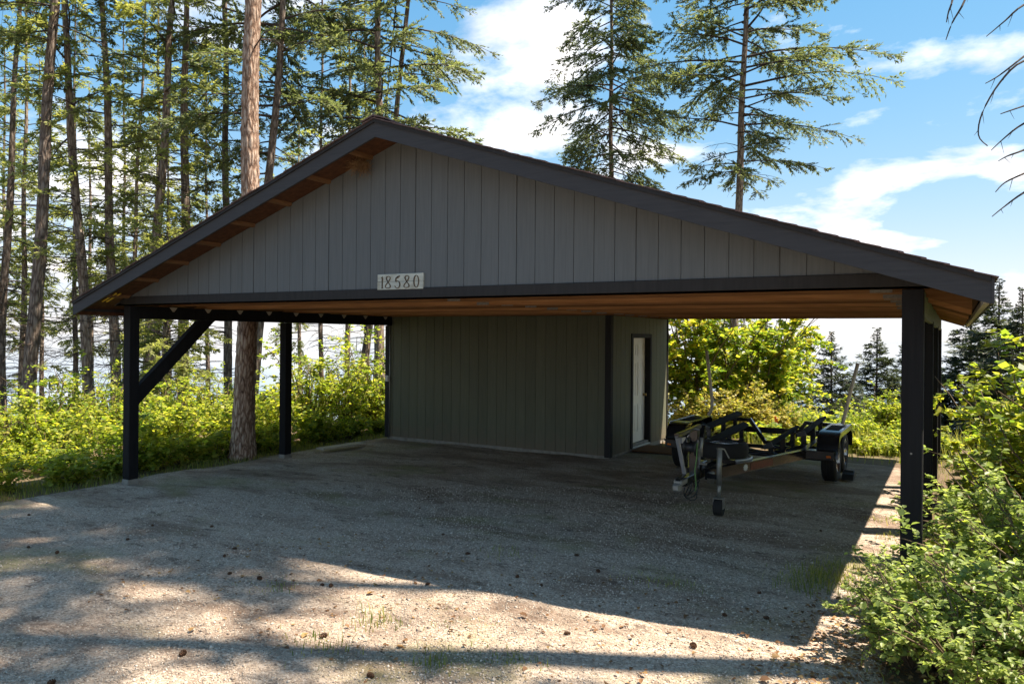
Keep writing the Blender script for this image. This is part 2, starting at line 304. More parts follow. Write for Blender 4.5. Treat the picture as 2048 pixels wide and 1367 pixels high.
class MB:
    """collects simple solids of ONE part"""
    def __init__(s): s.v = []; s.f = []
    def add(s, v, f):
        k = len(s.v); s.v += [tuple(a) for a in v]; s.f += [tuple(i + k for i in q) for q in f]; return s
    def box(s, x0, x1, y0, y1, z0, z1, ch=0.0):
        if ch <= 0:
            v = [(x0, y0, z0), (x1, y0, z0), (x1, y1, z0), (x0, y1, z0), (x0, y0, z1), (x1, y0, z1), (x1, y1, z1), (x0, y1, z1)]
            return s.add(v, [(3, 2, 1, 0), (4, 5, 6, 7), (0, 1, 5, 4), (1, 2, 6, 5), (2, 3, 7, 6), (3, 0, 4, 7)])
        bm = bmesh.new(); bmesh.ops.create_cube(bm, size=1)
        bmesh.ops.scale(bm, vec=(x1 - x0, y1 - y0, z1 - z0), verts=bm.verts); bmesh.ops.translate(bm, vec=((x0 + x1) / 2, (y0 + y1) / 2, (z0 + z1) / 2), verts=bm.verts)
        bmesh.ops.bevel(bm, geom=list(bm.edges), offset=ch, segments=1, affect='EDGES')
        bm.verts.index_update(); v = [tuple(a.co) for a in bm.verts]; f = [tuple(a.index for a in q.verts) for q in bm.faces]; bm.free()
        return s.add(v, f)
    def prism(s, poly, axis, a0, a1):
        """poly in the other two axes (in xyz order), extruded along axis"""
        n = len(poly)
        def P(p, a): return {'x': (a, p[0], p[1]), 'y': (p[0], a, p[1]), 'z': (p[0], p[1], a)}[axis]
        v = [P(p, a0) for p in poly] + [P(p, a1) for p in poly]
        f = [tuple(range(n)), tuple(range(2 * n - 1, n - 1, -1))] + [(i, i + n, (i + 1) % n + n, (i + 1) % n) for i in range(n)]
        return s.add(v, f)
    def bar(s, p, q, w, h, up=(0, 0, 1), ch=0.0):
        p, q = Vector(p), Vector(q); d = (q - p).normalized(); u = Vector(up)
        if abs(d.dot(u)) > 0.98: u = Vector((0, 1, 0))
        r = d.cross(u).normalized(); u = r.cross(d).normalized()
        if ch > 0:
            pr = [(-w / 2 + ch, -h / 2), (w / 2 - ch, -h / 2), (w / 2, -h / 2 + ch), (w / 2, h / 2 - ch), (w / 2 - ch, h / 2), (-w / 2 + ch, h / 2), (-w / 2, h / 2 - ch), (-w / 2, -h / 2 + ch)]
        else: pr = [(-w / 2, -h / 2), (w / 2, -h / 2), (w / 2, h / 2), (-w / 2, h / 2)]
        n = len(pr); v = [p + r * a + u * b for a, b in pr] + [q + r * a + u * b for a, b in pr]
        f = [tuple(range(n)), tuple(range(2 * n - 1, n - 1, -1))] + [(i, i + n, (i + 1) % n + n, (i + 1) % n) for i in range(n)]
        return s.add(v, f)
    def sweep(s, pts, w, h, up=(0, 0, 1)):
        """rectangular section carried along a polyline with mitred corners"""
        pts = [Vector(p) for p in pts]; n = len(pts); rings = []; U = Vector(up)
        for i in range(n):
            a = (pts[i] - pts[i - 1]).normalized() if i else (pts[1] - pts[0]).normalized()
            b = (pts[i + 1] - pts[i]).normalized() if i < n - 1 else a
            t = (a + b).normalized(); r = t.cross(U).normalized(); u = r.cross(t).normalized()
            k = 1 / max(0.35, t.dot(b))
            side = 1.0
            rings.append([pts[i] + r * sx * w / 2 * (k if abs(U.dot(a.cross(b))) > 1e-4 else side) + u * sz * h / 2 * (k if abs(U.dot(a.cross(b))) <= 1e-4 else 1) for sx, sz in ((-1, -1), (1, -1), (1, 1), (-1, 1))])
        v = [p for g in rings for p in g]; f = [(0, 1, 2, 3), tuple(4 * (n - 1) + j for j in (3, 2, 1, 0))]
        for i in range(n - 1):
            for j in range(4): f.append((4 * i + j, 4 * i + 4 + j, 4 * i + 4 + (j + 1) % 4, 4 * i + (j + 1) % 4))
        return s.add(v, f)
    def tube(s, pts, rad, n=8, cap=True):
        pts = [Vector(p) for p in pts]; m = len(pts)
        rad = list(rad) if hasattr(rad, '__len__') else [rad] * m
        v = []; up = Vector((0.13, 0.21, 0.97)).normalized()
        for i in range(m):
            t = (pts[min(i + 1, m - 1)] - pts[max(i - 1, 0)]).normalized()
            if abs(t.dot(up)) > 0.97: up = Vector((0.9, 0.3, 0.1)).normalized()
            r = t.cross(up).normalized(); u = r.cross(t).normalized()
            for j in range(n):
                a = 2 * math.pi * j / n; v.append(pts[i] + (r * math.cos(a) + u * math.sin(a)) * rad[i])
        f = [(i * n + j, i * n + (j + 1) % n, (i + 1) * n + (j + 1) % n, (i + 1) * n + j) for i in range(m - 1) for j in range(n)]
        if cap: f += [tuple(range(n - 1, -1, -1)), tuple(range((m - 1) * n, m * n))]
        return s.add(v, f)
    def lathe(s, prof, axis, c, n=32):
        """prof: list of (radius, along); closed ring around axis through c"""
        c = Vector(c); v = []; k = len(prof)
        ex = {'x': (Vector((1, 0, 0)), Vector((0, 1, 0)), Vector((0, 0, 1))), 'y': (Vector((0, 1, 0)), Vector((0, 0, 1)), Vector((1, 0, 0))), 'z': (Vector((0, 0, 1)), Vector((1, 0, 0)), Vector((0, 1, 0)))}[axis]
        for i in range(n):
            a = 2 * math.pi * i / n
            for r, t in prof: v.append(c + ex[0] * t + (ex[1] * math.cos(a) + ex[2] * math.sin(a)) * r)
        f = [(i * k + j, ((i + 1) % n) * k + j, ((i + 1) % n) * k + j + 1, i * k + j + 1) for i in range(n) for j in range(k - 1)]
        return s.add(v, f)
    def build(s, name, m, parent=None, smooth=False): return pymesh(name, s.v, s.f, m, parent, smooth)
def smooth_by_angle(o, ang=35):
    me = o.data
    for p in me.polygons: p.use_smooth = True
    try: me.set_sharp_from_angle(angle=R(ang))
    except Exception: pass
    return o
def copy_tree(o, parent=None):
    c = o.copy(); col.objects.link(c); c.parent = parent
    for ch in [x for x in o.children]: copy_tree(ch, c)
    return c

# ------------------------------------------------------------------ terrain
def sp(x, k=2.0): return np.where(x / k > 30, x, k * np.log1p(np.exp(np.clip(x / k, -40, 30))))
def th(x, y):
    """ground height: a level bench that falls away behind the carport and to the left, towards the lake"""
    x = np.asarray(x, float); y = np.asarray(y, float)
    a = sp(y - 20.5, 1.6) * 0.30; b = sp(-x - 15.0, 2.2) * 0.17; c = sp(-x - 42, 4.0) * 0.25; e = sp(x - 9, 3) * 0.05
    z = -(a + b + c) + e
    n = 0.05 * np.sin(x * 0.9 + 1.3) * np.sin(y * 0.8 + 0.4) + 0.03 * np.sin(x * 2.3 + y * 1.7)
    far = np.clip(np.maximum(-x - 10.8, y - 15.5) / 3, 0, 1)
    return np.maximum(z + n * far - 0.02, -75.0)
def thz(x, y): return float(th(x, y))
def rnd_noise(x, y):
    return np.sin(x * 1.7 + 2.1 * np.sin(y * 0.9)) * 0.5 + np.sin(y * 2.9 + 1.3 * np.sin(x * 2.1)) * 0.3 + np.sin(x * 5.3 + y * 4.1) * 0.2
ax = np.concatenate([-np.geomspace(1500, 32, 26), np.arange(-31, 14, 0.5), np.geomspace(14.5, 1500, 24)])
ay = np.concatenate([-np.geomspace(1500, 14, 20), np.arange(-13, 40, 0.5), np.geomspace(41, 1500, 26)])
gx, gy = np.meshgrid(ax, ay); gz = th(gx, gy)
nx, ny = len(ax), len(ay)
idx = np.arange(nx * ny).reshape(ny, nx)
F = np.stack([idx[:-1, :-1], idx[:-1, 1:], idx[1:, 1:], idx[1:, :-1]], -1).reshape(-1, 4)
tag(link('ground', npmesh('ground', np.stack([gx, gy, gz], -1).reshape(-1, 3), F, M['soil'], smooth=True)), kind='structure')

def gravel_inside(x, y):
    """signed margin in metres, positive inside the gravel"""
    w = rnd_noise(x, y)
    left = x + 10.25 + 0.16 * w
    right = np.where(y > 5.2, -0.45 - x, -0.45 + (5.2 - y) * 0.85 - x) + 0.18 * w
    back = np.where(x < -4.6, 13.5 - y, 14.9 - y - 0.28 * (x + 4.6)) + 0.22 * w
    return np.minimum(np.minimum(left, right), np.minimum(back, y + 14))
def gravel_z(x, y):
    m = np.clip(gravel_inside(x, y) / 0.35, -1, 1)
    h = 0.012 * np.sin(x * 1.3 + 0.5) * np.sin(y * 1.1) + 0.008 * np.sin(x * 3.1 + y * 2.2) + 0.004 * np.sin(x * 7.7 - y * 6.1)
    return th(x, y) + np.where(m > 0, 0.012 + (0.012 + h) * m, 0.012 + 0.09 * m)
vx = np.arange(-11.2, 3.6, 0.10); vy = np.concatenate([np.arange(-14.5, 1, 0.5), np.arange(1, 16.6, 0.10)])
hx, hy = np.meshgrid(vx, vy); hz = gravel_z(hx, hy)
ii = np.arange(hx.size).reshape(hx.shape)
F = np.stack([ii[:-1, :-1], ii[:-1, 1:], ii[1:, 1:], ii[1:, :-1]], -1).reshape(-1, 4)
keep = (gravel_inside(hx, hy) > -0.5).ravel()[F].any(1)
tag(link('gravel_driveway', npmesh('gravel_driveway', np.stack([hx, hy, hz], -1).reshape(-1, 3), F[keep], M['gravel'], smooth=True)), kind='structure')
def gz1(x, y): return float(gravel_z(np.array(x), np.array(y)))

LZ = -70.0
lake_v = [(-40000, -4000, LZ), (40000, -4000, LZ), (40000, 45000, LZ), (-40000, 45000, LZ)]
tag(pymesh('lake', lake_v, [(0, 1, 2, 3)], M['water']), kind='structure')

# ------------------------------------------------------------------ carport
G = 6.35; YF = 5.90; YB = 15.36; RX = -5.06; XL, XR = -9.92, -0.20; YE = 14.95
cp = thing('carport', (RX, G, 0.0), 'large open carport with grey gable, charcoal trim and black posts', 'carport')
def slope(x, z0): return z0 - abs(x - RX) / 3.0
EL, ER = RX - 5.26, RX + 5.26            # eave edges
# posts
PW = 0.146
posts = [(XL, G), (XL, 9.16), (XR - PW, G), (XR - PW, 9.2), (XR - PW, 12.05), (XR - PW, YE - PW), (XL, 12.14), (XL, YE - PW)]
for i, (x, y) in enumerate(posts[:6]):
    z0 = 0.03 if i else 0.0505
    top = 2.44 if y < 6.4 else 2.262
    p = MB().box(x, x + PW, y + 0.012, y + 0.012 + PW, z0, top, 0.007).build('post', M['post'], cp)
    MB().box(x + 0.004, x + PW - 0.004, y + 0.004, y + PW + 0.02, -0.25, 0.0295 if i else 0.05, 0.006).build('footing', M['concrete'], p)
    if i == 2: MB().lathe([(0.0, -0.003), (0.008, -0.003), (0.008, 0.003), (0.0, 0.003)], 'y', (x + 0.07, y + 0.0125, 1.22), 8).build('bolt', M['plate'], p)
# side beams
bl = MB().box(XL + 0.003, XL + PW - 0.003, G + 0.02, 12.06, 2.265, 2.438, 0.005).build('beam', M['post'], cp)
for a, b in ((G + 0.16, 10.62), (10.624, YE)):
    MB().box(XR - 0.05, XR - 0.006, a, b, 2.235, 2.438, 0.004).build('beam', M['green_wood'], cp)
MB().box(XR - PW + 0.002, XR - 0.055, G + 0.16, YE, 2.265, 2.436, 0.004).build('beam', M['post'], cp)
# knee brace
MB().prism([(6.50, 1.06), (7.76, 2.262), (7.49, 2.262), (6.50, 1.315)], 'x', XL + 0.03, XL + 0.125).build('knee_brace', M['post'], cp)
# front trim board under the gable
MB().box(XL - 0.03, XR + 0.02, G - 0.022, G + 0.010, 2.458, 2.562, 0.004).build('trim_board', M['trim'], cp)
# gable boards, one by one, top cut along the roof
BW = 0.2032
def gable_boards(y_front, y_back, parent, zb):
    k0 = math.ceil((XL - 0.25) / BW); k1 = math.floor((XR + 0.25) / BW)
    for k in range(k0 - 1, k1 + 1):
        a = max(k * BW + (0.0062 if k % 6 == 0 else 0.003), XL - 0.28); b = min((k + 1) * BW - (0.0062 if k % 6 == 5 else 0.003), XR + 0.28)      # sheet joints every six boards
        if b - a < 0.02: continue
        def top(x): return slope(x, 4.130)
        if top(a) <= zb + 0.01 and top(b) <= zb + 0.01: continue
        pts = [(a, zb), (b, zb)]
        if top(b) > zb: pts.append((b, top(b)))
        if a < RX < b: pts.append((RX, 4.130))
        if top(a) > zb: pts.append((a, top(a)))
        if len(pts) < 3: continue
        if top(a) <= zb or top(b) <= zb:
            xz = RX + (1 if (a + b) / 2 > RX else -1) * 3 * (4.130 - zb)
            pts = [(a, zb), (min(max(xz, a), b), zb), (a, top(a))] if top(a) > zb else [(b, zb), (b, top(b)), (min(max(xz, a), b), zb)]
        o = MB().prism(pts, 'y', y_front, y_back).build('siding_board', M['siding'], parent)
gable_boards(G - 0.006, G + 0.004, cp, 2.5635)
bk = [(XL - 0.2, 2.565), (XR + 0.2, 2.565), (XR + 0.2, slope(XR + 0.2, 4.128)), (RX, 4.128), (XL - 0.2, slope(XL - 0.2, 4.128))]
MB().prism(bk, 'y', G + 0.004, G + 0.018).build('gable_backing', M['siding'], cp)
MB().prism(bk, 'y', YE - 0.012, YE + 0.004).build('rear_gable_siding', M['siding'], cp)
MB().box(XL, XR, YE + 0.005, YE + 0.03, 2.47, 2.566, 0.004).build('trim_board', M['trim'], cp)
# roof body: two slabs of sheathing, fascia boards, shingle courses, lookouts
for sgn in (-1, 1):
    e = RX + sgn * 5.23
    poly = [(RX, 4.138), (e, slope(e, 4.138)), (e, slope(e, 4.205)), (RX, 4.205)]
    deck = MB().prism(poly, 'y', YF + 0.028, YB - 0.028).build('roof_sheathing', M['osb'], cp)
    # rake fascia, front and back
    e2 = RX + sgn * 5.26
    for y0, y1 in ((YF, YF + 0.026), (YB - 0.026, YB)):
        MB().prism([(RX, 4.058), (e2, slope(e2, 4.058)), (e2, slope(e2, 4.238)), (RX, 4.238)], 'y', y0, y1).build('fascia', M['fascia'], cp)
    # thin drip strip along the top of the front fascia
    MB().prism([(RX, 4.203), (e2, slope(e2, 4.203)), (e2, slope(e2, 4.243)), (RX, 4.243)], 'y', YF - 0.018, YF - 0.001).build('shingle_mould', M['trim'], cp)
    # eave fascia along the side and the pale board behind it
    MB().box(min(e2, e2 + sgn * 0.022), max(e2, e2 + sgn * 0.022), YF, YB, slope(e2, 4.058), slope(e2, 4.238), 0.003).build('eave_fascia', M['fascia'], cp)
    e3 = e2 - sgn * 0.002
    MB().box(min(e3, e3 - sgn * 0.038), max(e3, e3 - sgn * 0.038), YF + 0.03, YB - 0.03, slope(e2, 4.062), slope(e2, 4.108), 0.0).build('subfascia', M['pale_wood'] if sgn > 0 else M['osb'], cp)
    # lookouts between gable wall and rake fascia
    k = 0
    for d in np.arange(0.42, 5.1, 0.61):
        x = RX + sgn * d
        lo = MB()
        zt = slope(x, 4.138)
        lo.prism([(x - 0.019, zt - 0.034 + (0.019 / 3 * sgn)), (x + 0.019, zt - 0.034 - (0.019 / 3 * sgn)), (x + 0.019, zt - 0.0005 - 0.019 / 3 * sgn), (x - 0.019, zt - 0.0005 + 0.019 / 3 * sgn)], 'y', YF + 0.027, G - 0.007)
        lo.build('lookout', M['lookout'], cp)
    # shingle courses
    L = math.hypot(5.30, 5.30 / 3); n = 38; ex = L / n
    ca, sa = math.cos(math.atan(1 / 3)), math.sin(math.atan(1 / 3))
    me = None
    for i in range(n):
        # local frame: u down the slope, w out of it
        u0, u1 = i * ex - 0.02, (i + 1) * ex
        def uv(u, w): return (sgn * (u * ca + w * sa), -u * sa + w * ca)
        if me is None:
            q = MB(); y0, y1 = YF - 0.03, YB + 0.03
            pr = [uv(-0.03, 0.004), uv(ex, 0.009), uv(ex, 0.018), uv(-0.03, 0.009)]
            q.prism(pr, 'y', y0 - G, y1 - G)
            me = bpy.data.meshes.new('shingle_course'); me.from_pydata(q.v, [], q.f); me.update(); me.materials.append(M['shingle'])
        o = link('shingle_course', me, None, cp)
        dxx, dzz = uv(i * ex, 0.0)
        o.location = (dxx, random.uniform(-0.008, 0.008), 4.232 + dzz + random.uniform(-0.002, 0.003))
    # ridge cap half
    q = MB(); pr = [(RX, 4.262), (RX + sgn * 0.15, 4.262 - 0.05 + 0.004), (RX + sgn * 0.15, 4.262 - 0.05 + 0.018), (RX, 4.276)]
    q.prism(pr, 'y', YF - 0.034, YB + 0.034).build('ridge_cap', M['shingle'], cp)
# trusses, every 0.61 m
tr_y = [G + 0.07 + 0.592 * k for k in range(1, 15)]
q = MB()
q.box(EL + 0.36 - RX, ER - 0.36 - RX, 0, 0.038, 2.440, 2.529)
for sgn in (-1, 1):
    e = sgn * 5.18
    q.prism([(0, 4.020), (e, 4.020 - 5.18 / 3), (e, 4.136 - 5.18 / 3), (0, 4.136)], 'y', 0.0005, 0.0375)
    for (a, b) in (((0.0, 4.02), (sgn * 1.6, 2.53)), ((sgn * 1.6, 2.53), (sgn * 2.6, 3.16))):
        q.bar((a[0], 0.019, a[1]), (b[0], 0.019, b[1]), 0.034, 0.089, (0, 1, 0))
tme = bpy.data.meshes.new('truss'); tme.from_pydata([(v[0], v[1], v[2]) for v in q.v], [], q.f); tme.update(); tme.materials.append(M['pine'])
def plate_mesh(w, h):
    p = MB().box(-w / 2, w / 2, -0.0035, 0, 0, h)
    for a in np.linspace(-w / 2 + 0.012, w / 2 - 0.012, 9):          # row of pressed teeth slots
        p.box(a - 0.004, a + 0.004, -0.006, -0.0036, 0.006, h - 0.008)
    me = bpy.data.meshes.new('connector_plate'); me.from_pydata(p.v, [], p.f); me.update(); me.materials.append(M['plate']); return me
pm = plate_mesh(0.17, 0.034)
tp = MB(); tp.prism([(-0.065, 2.437), (-0.012, 2.375), (0.012, 2.375), (0.065, 2.437)], 'x', 0.0, 0.004)
tie_me = bpy.data.meshes.new('tie_bracket'); tie_me.from_pydata([(a[0], a[1], a[2]) for a in tp.v], [], tp.f); tie_me.update(); tie_me.materials.append(M['pale_wood'])
for y in tr_y:
    if y > YE - 0.05: break
    t = link('truss', tme, None, cp); t.location = (random.uniform(-0.006, 0.006), y - G, random.uniform(-0.010, 0.010))
    for px_ in (0.22, 4.55):
        p = link('connector_plate', pm, None, t); p.location = (px_ + random.uniform(-0.03, 0.03), -0.0005, 2.443)
    if y < 11.9:
        b = link('tie_bracket', tie_me, None, cp); b.location = (XL + PW - RX - 0.001, y + 0.019 - G, 0)

# ------------------------------------------------------------------ shed under the rear left of the roof
SX0, SX1, SY0, SY1 = XL, -5.05, 11.98, 14.94
sh = thing('storage_shed', ((SX0 + SX1) / 2, (SY0 + SY1) / 2, 0), 'grey-green sided storage shed with black corner boards under the carport roof', 'shed')
MB().box(SX0 + 0.02, SX1 - 0.012, SY0 + 0.014, SY1 - 0.02, -0.2, 0.115, 0.006).build('slab', M['concrete'], sh)
ZB, ZT = 0.045, 2.437
DY0, DY1, DZ0, DZ1 = 12.93, 13.98, 0.06, 2.135      # doorway with its frame
k0 = math.floor(SX0 / BW)
for k in range(k0, 0):
    a, b = max(k * BW + 0.012 + 0.0035, SX0 + 0.10), min((k + 1) * BW + 0.012 - 0.0035, SX1 - 0.095)
    if b - a > 0.02: MB().box(a, b, SY0, SY0 + 0.009, ZB, ZT).build('siding_board', M['shedside'], sh)
for k in range(60, 80):
    a, b = max(k * BW * 1.0 - 0.35 + 0.0035, SY0 + 0.10), min((k + 1) * BW - 0.35 - 0.0035, SY1 - 0.03)
    if b - a < 0.02: continue
    segs = [(ZB, ZT)]
    if b > DY0 and a < DY1:
        segs = [(DZ1 + 0.0, ZT)]
        if a < DY0 - 0.02: MB().box(SX1 - 0.009, SX1, a, DY0 - 0.001, ZB, DZ1 - 0.002).build('siding_board', M['shedside'], sh)
        if b > DY1 + 0.02: MB().box(SX1 - 0.009, SX1, DY1 + 0.001, b, ZB, DZ1 - 0.002).build('siding_board', M['shedside'], sh)
    for z0, z1 in segs: MB().box(SX1 - 0.009, SX1, a, b, z0, z1).build('siding_board', M['shedside'], sh)
MB().box(SX0 + 0.02, SX1 - 0.012, SY0 + 0.0095, SY0 + 0.03, ZB + 0.002, ZT - 0.001).build('wall_sheathing', M['shedside'], sh)
for a, b, z0, z1 in ((SY0 + 0.031, DY0, ZB + 0.002, ZT - 0.002), (DY1, SY1 - 0.02, ZB + 0.002, ZT - 0.002), (DY0 + 0.0005, DY1 - 0.0005, DZ1, ZT - 0.003)):
    MB().box(SX1 - 0.03, SX1 - 0.0095, a, b, z0, z1).build('wall_sheathing', M['shedside'], sh)
MB().box(SX0, SX0 + 0.02, SY0 + 0.012, SY1, ZB, ZT).box(SX0 + 0.021, SX1 - 0.031, SY1 - 0.02, SY1, ZB, ZT).build('side_wall', M['shedside'], sh)
MB().box(SX1 - 0.094, SX1 + 0.016, SY0 - 0.018, SY0 - 0.0005, 0.02, ZT, 0.003).box(SX1 + 0.0005, SX1 + 0.016, SY0 - 0.0002, SY0 + 0.09, 0.02, ZT, 0.003).build('corner_board', M['trim'], sh)
MB().box(SX0 - 0.016, SX0 + 0.095, SY0 - 0.018, SY0 - 0.0005, 0.02, 2.262, 0.003).build('corner_board', M['trim'], sh)
MB().box(SX1 - 0.02, SX1 + 0.016, SY1 - 0.028, SY1 + 0.012, ZB, ZT, 0.003).build('corner_board', M['trim'], sh)
# door
FX = SX1 + 0.018
fr = MB()
fr.box(SX1 - 0.12, FX, DY0, DY0 + 0.085, DZ0, DZ1, 0.003).box(SX1 - 0.12, FX, DY1 - 0.085, DY1, DZ0, DZ1, 0.003).box(SX1 - 0.12, FX - 0.001, DY0 + 0.086, DY1 - 0.086, DZ1 - 0.075, DZ1 - 0.001, 0.003)
fr.build('door_frame', M['trim'], sh)
MB().box(SX1 - 0.13, SX1 + 0.03, DY0 + 0.086, DY1 - 0.086, 0.05, DZ0 + 0.01, 0.004).build('door_sill', M['white'], sh)
y0, y1, z0, z1 = DY0 + 0.088, DY1 - 0.088, DZ0 + 0.014, DZ1 - 0.078; xd = SX1 - 0.095
door = MB().box(xd - 0.04, xd, y0, y1, z0, z1, 0.002).build('door', M['door'], sh)
W = y1 - y0; Hh = z1 - z0
for (a, b) in ((0.14, 0.44), (0.56, 0.86)):
    for (c, d) in ((0.115, 0.375), (0.455, 0.77), (0.83, 0.945)):
        pa = MB(); A, B, C_, D_ = y0 + a * W, y0 + b * W, z0 + c * Hh, z0 + d * Hh
        for (m0, m1, n0, n1) in ((A, B, C_, C_ + 0.018), (A, B, D_ - 0.018, D_), (A, A + 0.018, C_ + 0.0185, D_ - 0.0185), (B - 0.018, B, C_ + 0.0185, D_ - 0.0185)):
            pa.box(xd + 0.0003, xd + 0.007, m0, m1, n0, n1)
        pa.box(xd + 0.0003, xd + 0.005, A + 0.04, B - 0.04, C_ + 0.04, D_ - 0.04, 0.002)
        pa.build('door_panel', M['door'], door)
kn = MB().lathe([(0.0, 0.0), (0.03, 0.0), (0.03, 0.006), (0.011, 0.012), (0.011, 0.035), (0.027, 0.045), (0.027, 0.06), (0.0, 0.066)], 'x', (xd, y1 - 0.07, 0.98), 16).build('door_knob', M['brass'], door, True)
# conduit and outlet box on the shed's left corner
cd = thing('wall_conduit', (SX0 + 0.115, SY0 - 0.02, 0.03), 'thin pale conduit with a small white outlet box on the shed corner', 'conduit')
MB().tube([(SX0 + 0.115, SY0 - 0.03, 0.03), (SX0 + 0.115, SY0 - 0.03, 2.26)], 0.011, 8).build('pipe', M['galv'], cd, True)
MB().box(SX0 + 0.02, SX0 + 0.10, SY0 - 0.06, SY0 - 0.0185, 1.14, 1.26, 0.006).build('outlet_box', M['white'], cd)
MB().box(SX0 + 0.03, SX0 + 0.09, SY0 - 0.066, SY0 - 0.061, 1.155, 1.245, 0.003).build('cover', M['white'], cd)
# door mat
dm = thing('door_mat', (-4.62, 13.25, 0.03), 'flat reddish brown mat on the gravel before the white door', 'door mat')
MB().box(-5.0, -4.22, 12.86, 13.7, 0.028, 0.046, 0.006).build('pile', M['mat'], dm)
MB().box(-5.02, -4.20, 12.84, 13.72, 0.020, 0.0275, 0.002).build('backing', M['plastic'], dm)
# plank at the gravel edge
pk = MB().bar(onZ(640, 897, 0.03), onZ(725, 885, 0.04), 0.2, 0.03, ch=0.004).build('plank', M['pale_wood'])
tag(pk, 'flat weathered plank lying at the gravel edge left of the shed', 'plank')

# ------------------------------------------------------------------ house number board
sg = thing('house_number_sign', (-5.065, G - 0.0065, 2.55), 'weathered pale board with brown numbers on the grey gable', 'sign')
SY = G - 0.0065
MB().box(-5.37, -4.757, SY - 0.02, SY, 2.549, 2.632, 0.003).build('board', M['sign'], sg)
MB().box(-5.368, -4.755, SY - 0.0195, SY, 2.6345, 2.714, 0.003).build('board', M['sign'], sg)
def stroke(pts, wid):
    """flat ribbon of varying width in the sign's plane"""
    n = len(pts); L_, R_ = [], []
    for i in range(n):
        a = Vector(pts[max(i - 1, 0)]); b = Vector(pts[min(i + 1, n - 1)]); t = (b - a)
        t = t.normalized() if t.length > 1e-6 else Vector((0, 1)); nn = Vector((-t.y, t.x)); w = wid[i] if hasattr(wid, '__len__') else wid
        p = Vector(pts[i]); L_.append(p + nn * w / 2); R_.append(p - nn * w / 2)
    return L_, R_
def arc(cx, cy, rx, ry, a0, a1, n=22): return [(cx + rx * math.cos(R(a0 + (a1 - a0) * i / n)), cy + ry * math.sin(R(a0 + (a1 - a0) * i / n))) for i in range(n + 1)]
def fig8():
    P = []
    for i in range(49):
        t = 2 * math.pi * i / 48
        y = 0.5 + 0.5 * math.sin(t); k = 0.30 if y > 0.54 else 0.40
        P.append((0.5 + k * math.sin(2 * t) * (1.0 if y < 0.54 else 1.0) + 0.10 * (y - 0.5), y))
    return P
DIG = {'1': [[(0.36, 0.86), (0.52, 1.0), (0.52, 0.8), (0.50, 0.4), (0.50, 0.02)], [(0.36, 0.0), (0.66, 0.03)]],
       '8': [fig8()],
       '5': [[(0.24, 0.84), (0.50, 0.90), (0.86, 1.02)], [(0.26, 0.86), (0.20, 0.70), (0.20, 0.52)], [(0.20, 0.52)] + arc(0.44, 0.28, 0.40, 0.30, 100, -160, 26)],
       '0': [arc(0.5, 0.5, 0.36, 0.5, 78, 430, 40)]}
def digit(ch, x, z, w, h):
    for m_, off, wd, dz in ((M['tan'], 0.006, 1.0, 0.0), (M['ink'], 0.0, 1.0, 0.0008)):
        q = MB()
        for si, st in enumerate(DIG[ch]):
            pts = [(x + w * a + off, z + h * b - off * 0.7) for a, b in st]
            n = len(pts); ws = []
            for i in range(n):
                a = Vector(pts[max(i - 1, 0)]); b = Vector(pts[min(i + 1, n - 1)]); t = (b - a).normalized()
                ws.append(0.0055 + 0.0085 * max(0, abs(t.y) ** 2 * (1 if t.y < 0 or ch in '1' else 0.55)))
            if ch == '5' and si == 0: ws = [0.008, 0.02, 0.006]
            L_, R_ = stroke(pts, ws); yy = SY - 0.0207 - dz
            v = [(p.x, yy, p.y) for p in L_] + [(p.x, yy, p.y) for p in R_] + [(p.x, yy + 0.0006, p.y) for p in L_] + [(p.x, yy + 0.0006, p.y) for p in R_]
            f = []
            for i in range(n - 1):
                f += [(i, i + 1, n + i + 1, n + i), (2 * n + i, i, i + 1, 2 * n + i + 1)[::-1], (n + i, n + i + 1, 3 * n + i + 1, 3 * n + i)]
            q.add(v, f)
        q.build('digit' if m_ is M['ink'] else 'digit_shadow', m_, sg)
for ch, x in zip('18580', (-5.345, -5.265, -5.135, -5.015, -4.89)): digit(ch, x, 2.566, 0.085, 0.125)

# ------------------------------------------------------------------ small things on the building
ns = thing('bird_nest', (-5.55, 6.22, 3.80), 'straggly straw bird nest tucked under the gable soffit near the ridge', 'nest')
q = MB()
for i in range(420):
    a = random.uniform(0, 6.28); r = random.uniform(0, 0.10); p = Vector((-5.555 + r * math.cos(a), 6.25 + 0.06 * math.sin(a), 3.90 + random.uniform(-0.03, 0.03)))
    d = Vector((random.uniform(-1, 1), random.uniform(-0.6, 0.3), random.uniform(-1.0, 0.5))).normalized() * random.uniform(0.05, 0.15)
    q.tube([p, p + d * 0.5 + Vector((0, 0, -0.01)), p + d], [0.0018, 0.0015, 0.0008], 3)
q.build('straw', M['straw'], ns)
yl = thing('sunlit_edge', (-9.8, 6.12, 2.45), 'sunlight on the soffit edge, built as a bright yellow strip under the left eave beside the front post', 'strip')
for k in (0, 1):  # yellow bars stand in for sunlit edges of the rake soffit
    xa, xb = -9.97, -9.66; MB().bar((xa, 6.09 + k * 0.06, slope(xa, 4.138) - 0.014), (xb, 6.09 + k * 0.06, slope(xb, 4.138) - 0.014), 0.022, 0.012, ch=0.002).build('lit_edge', M['yellow'], yl)

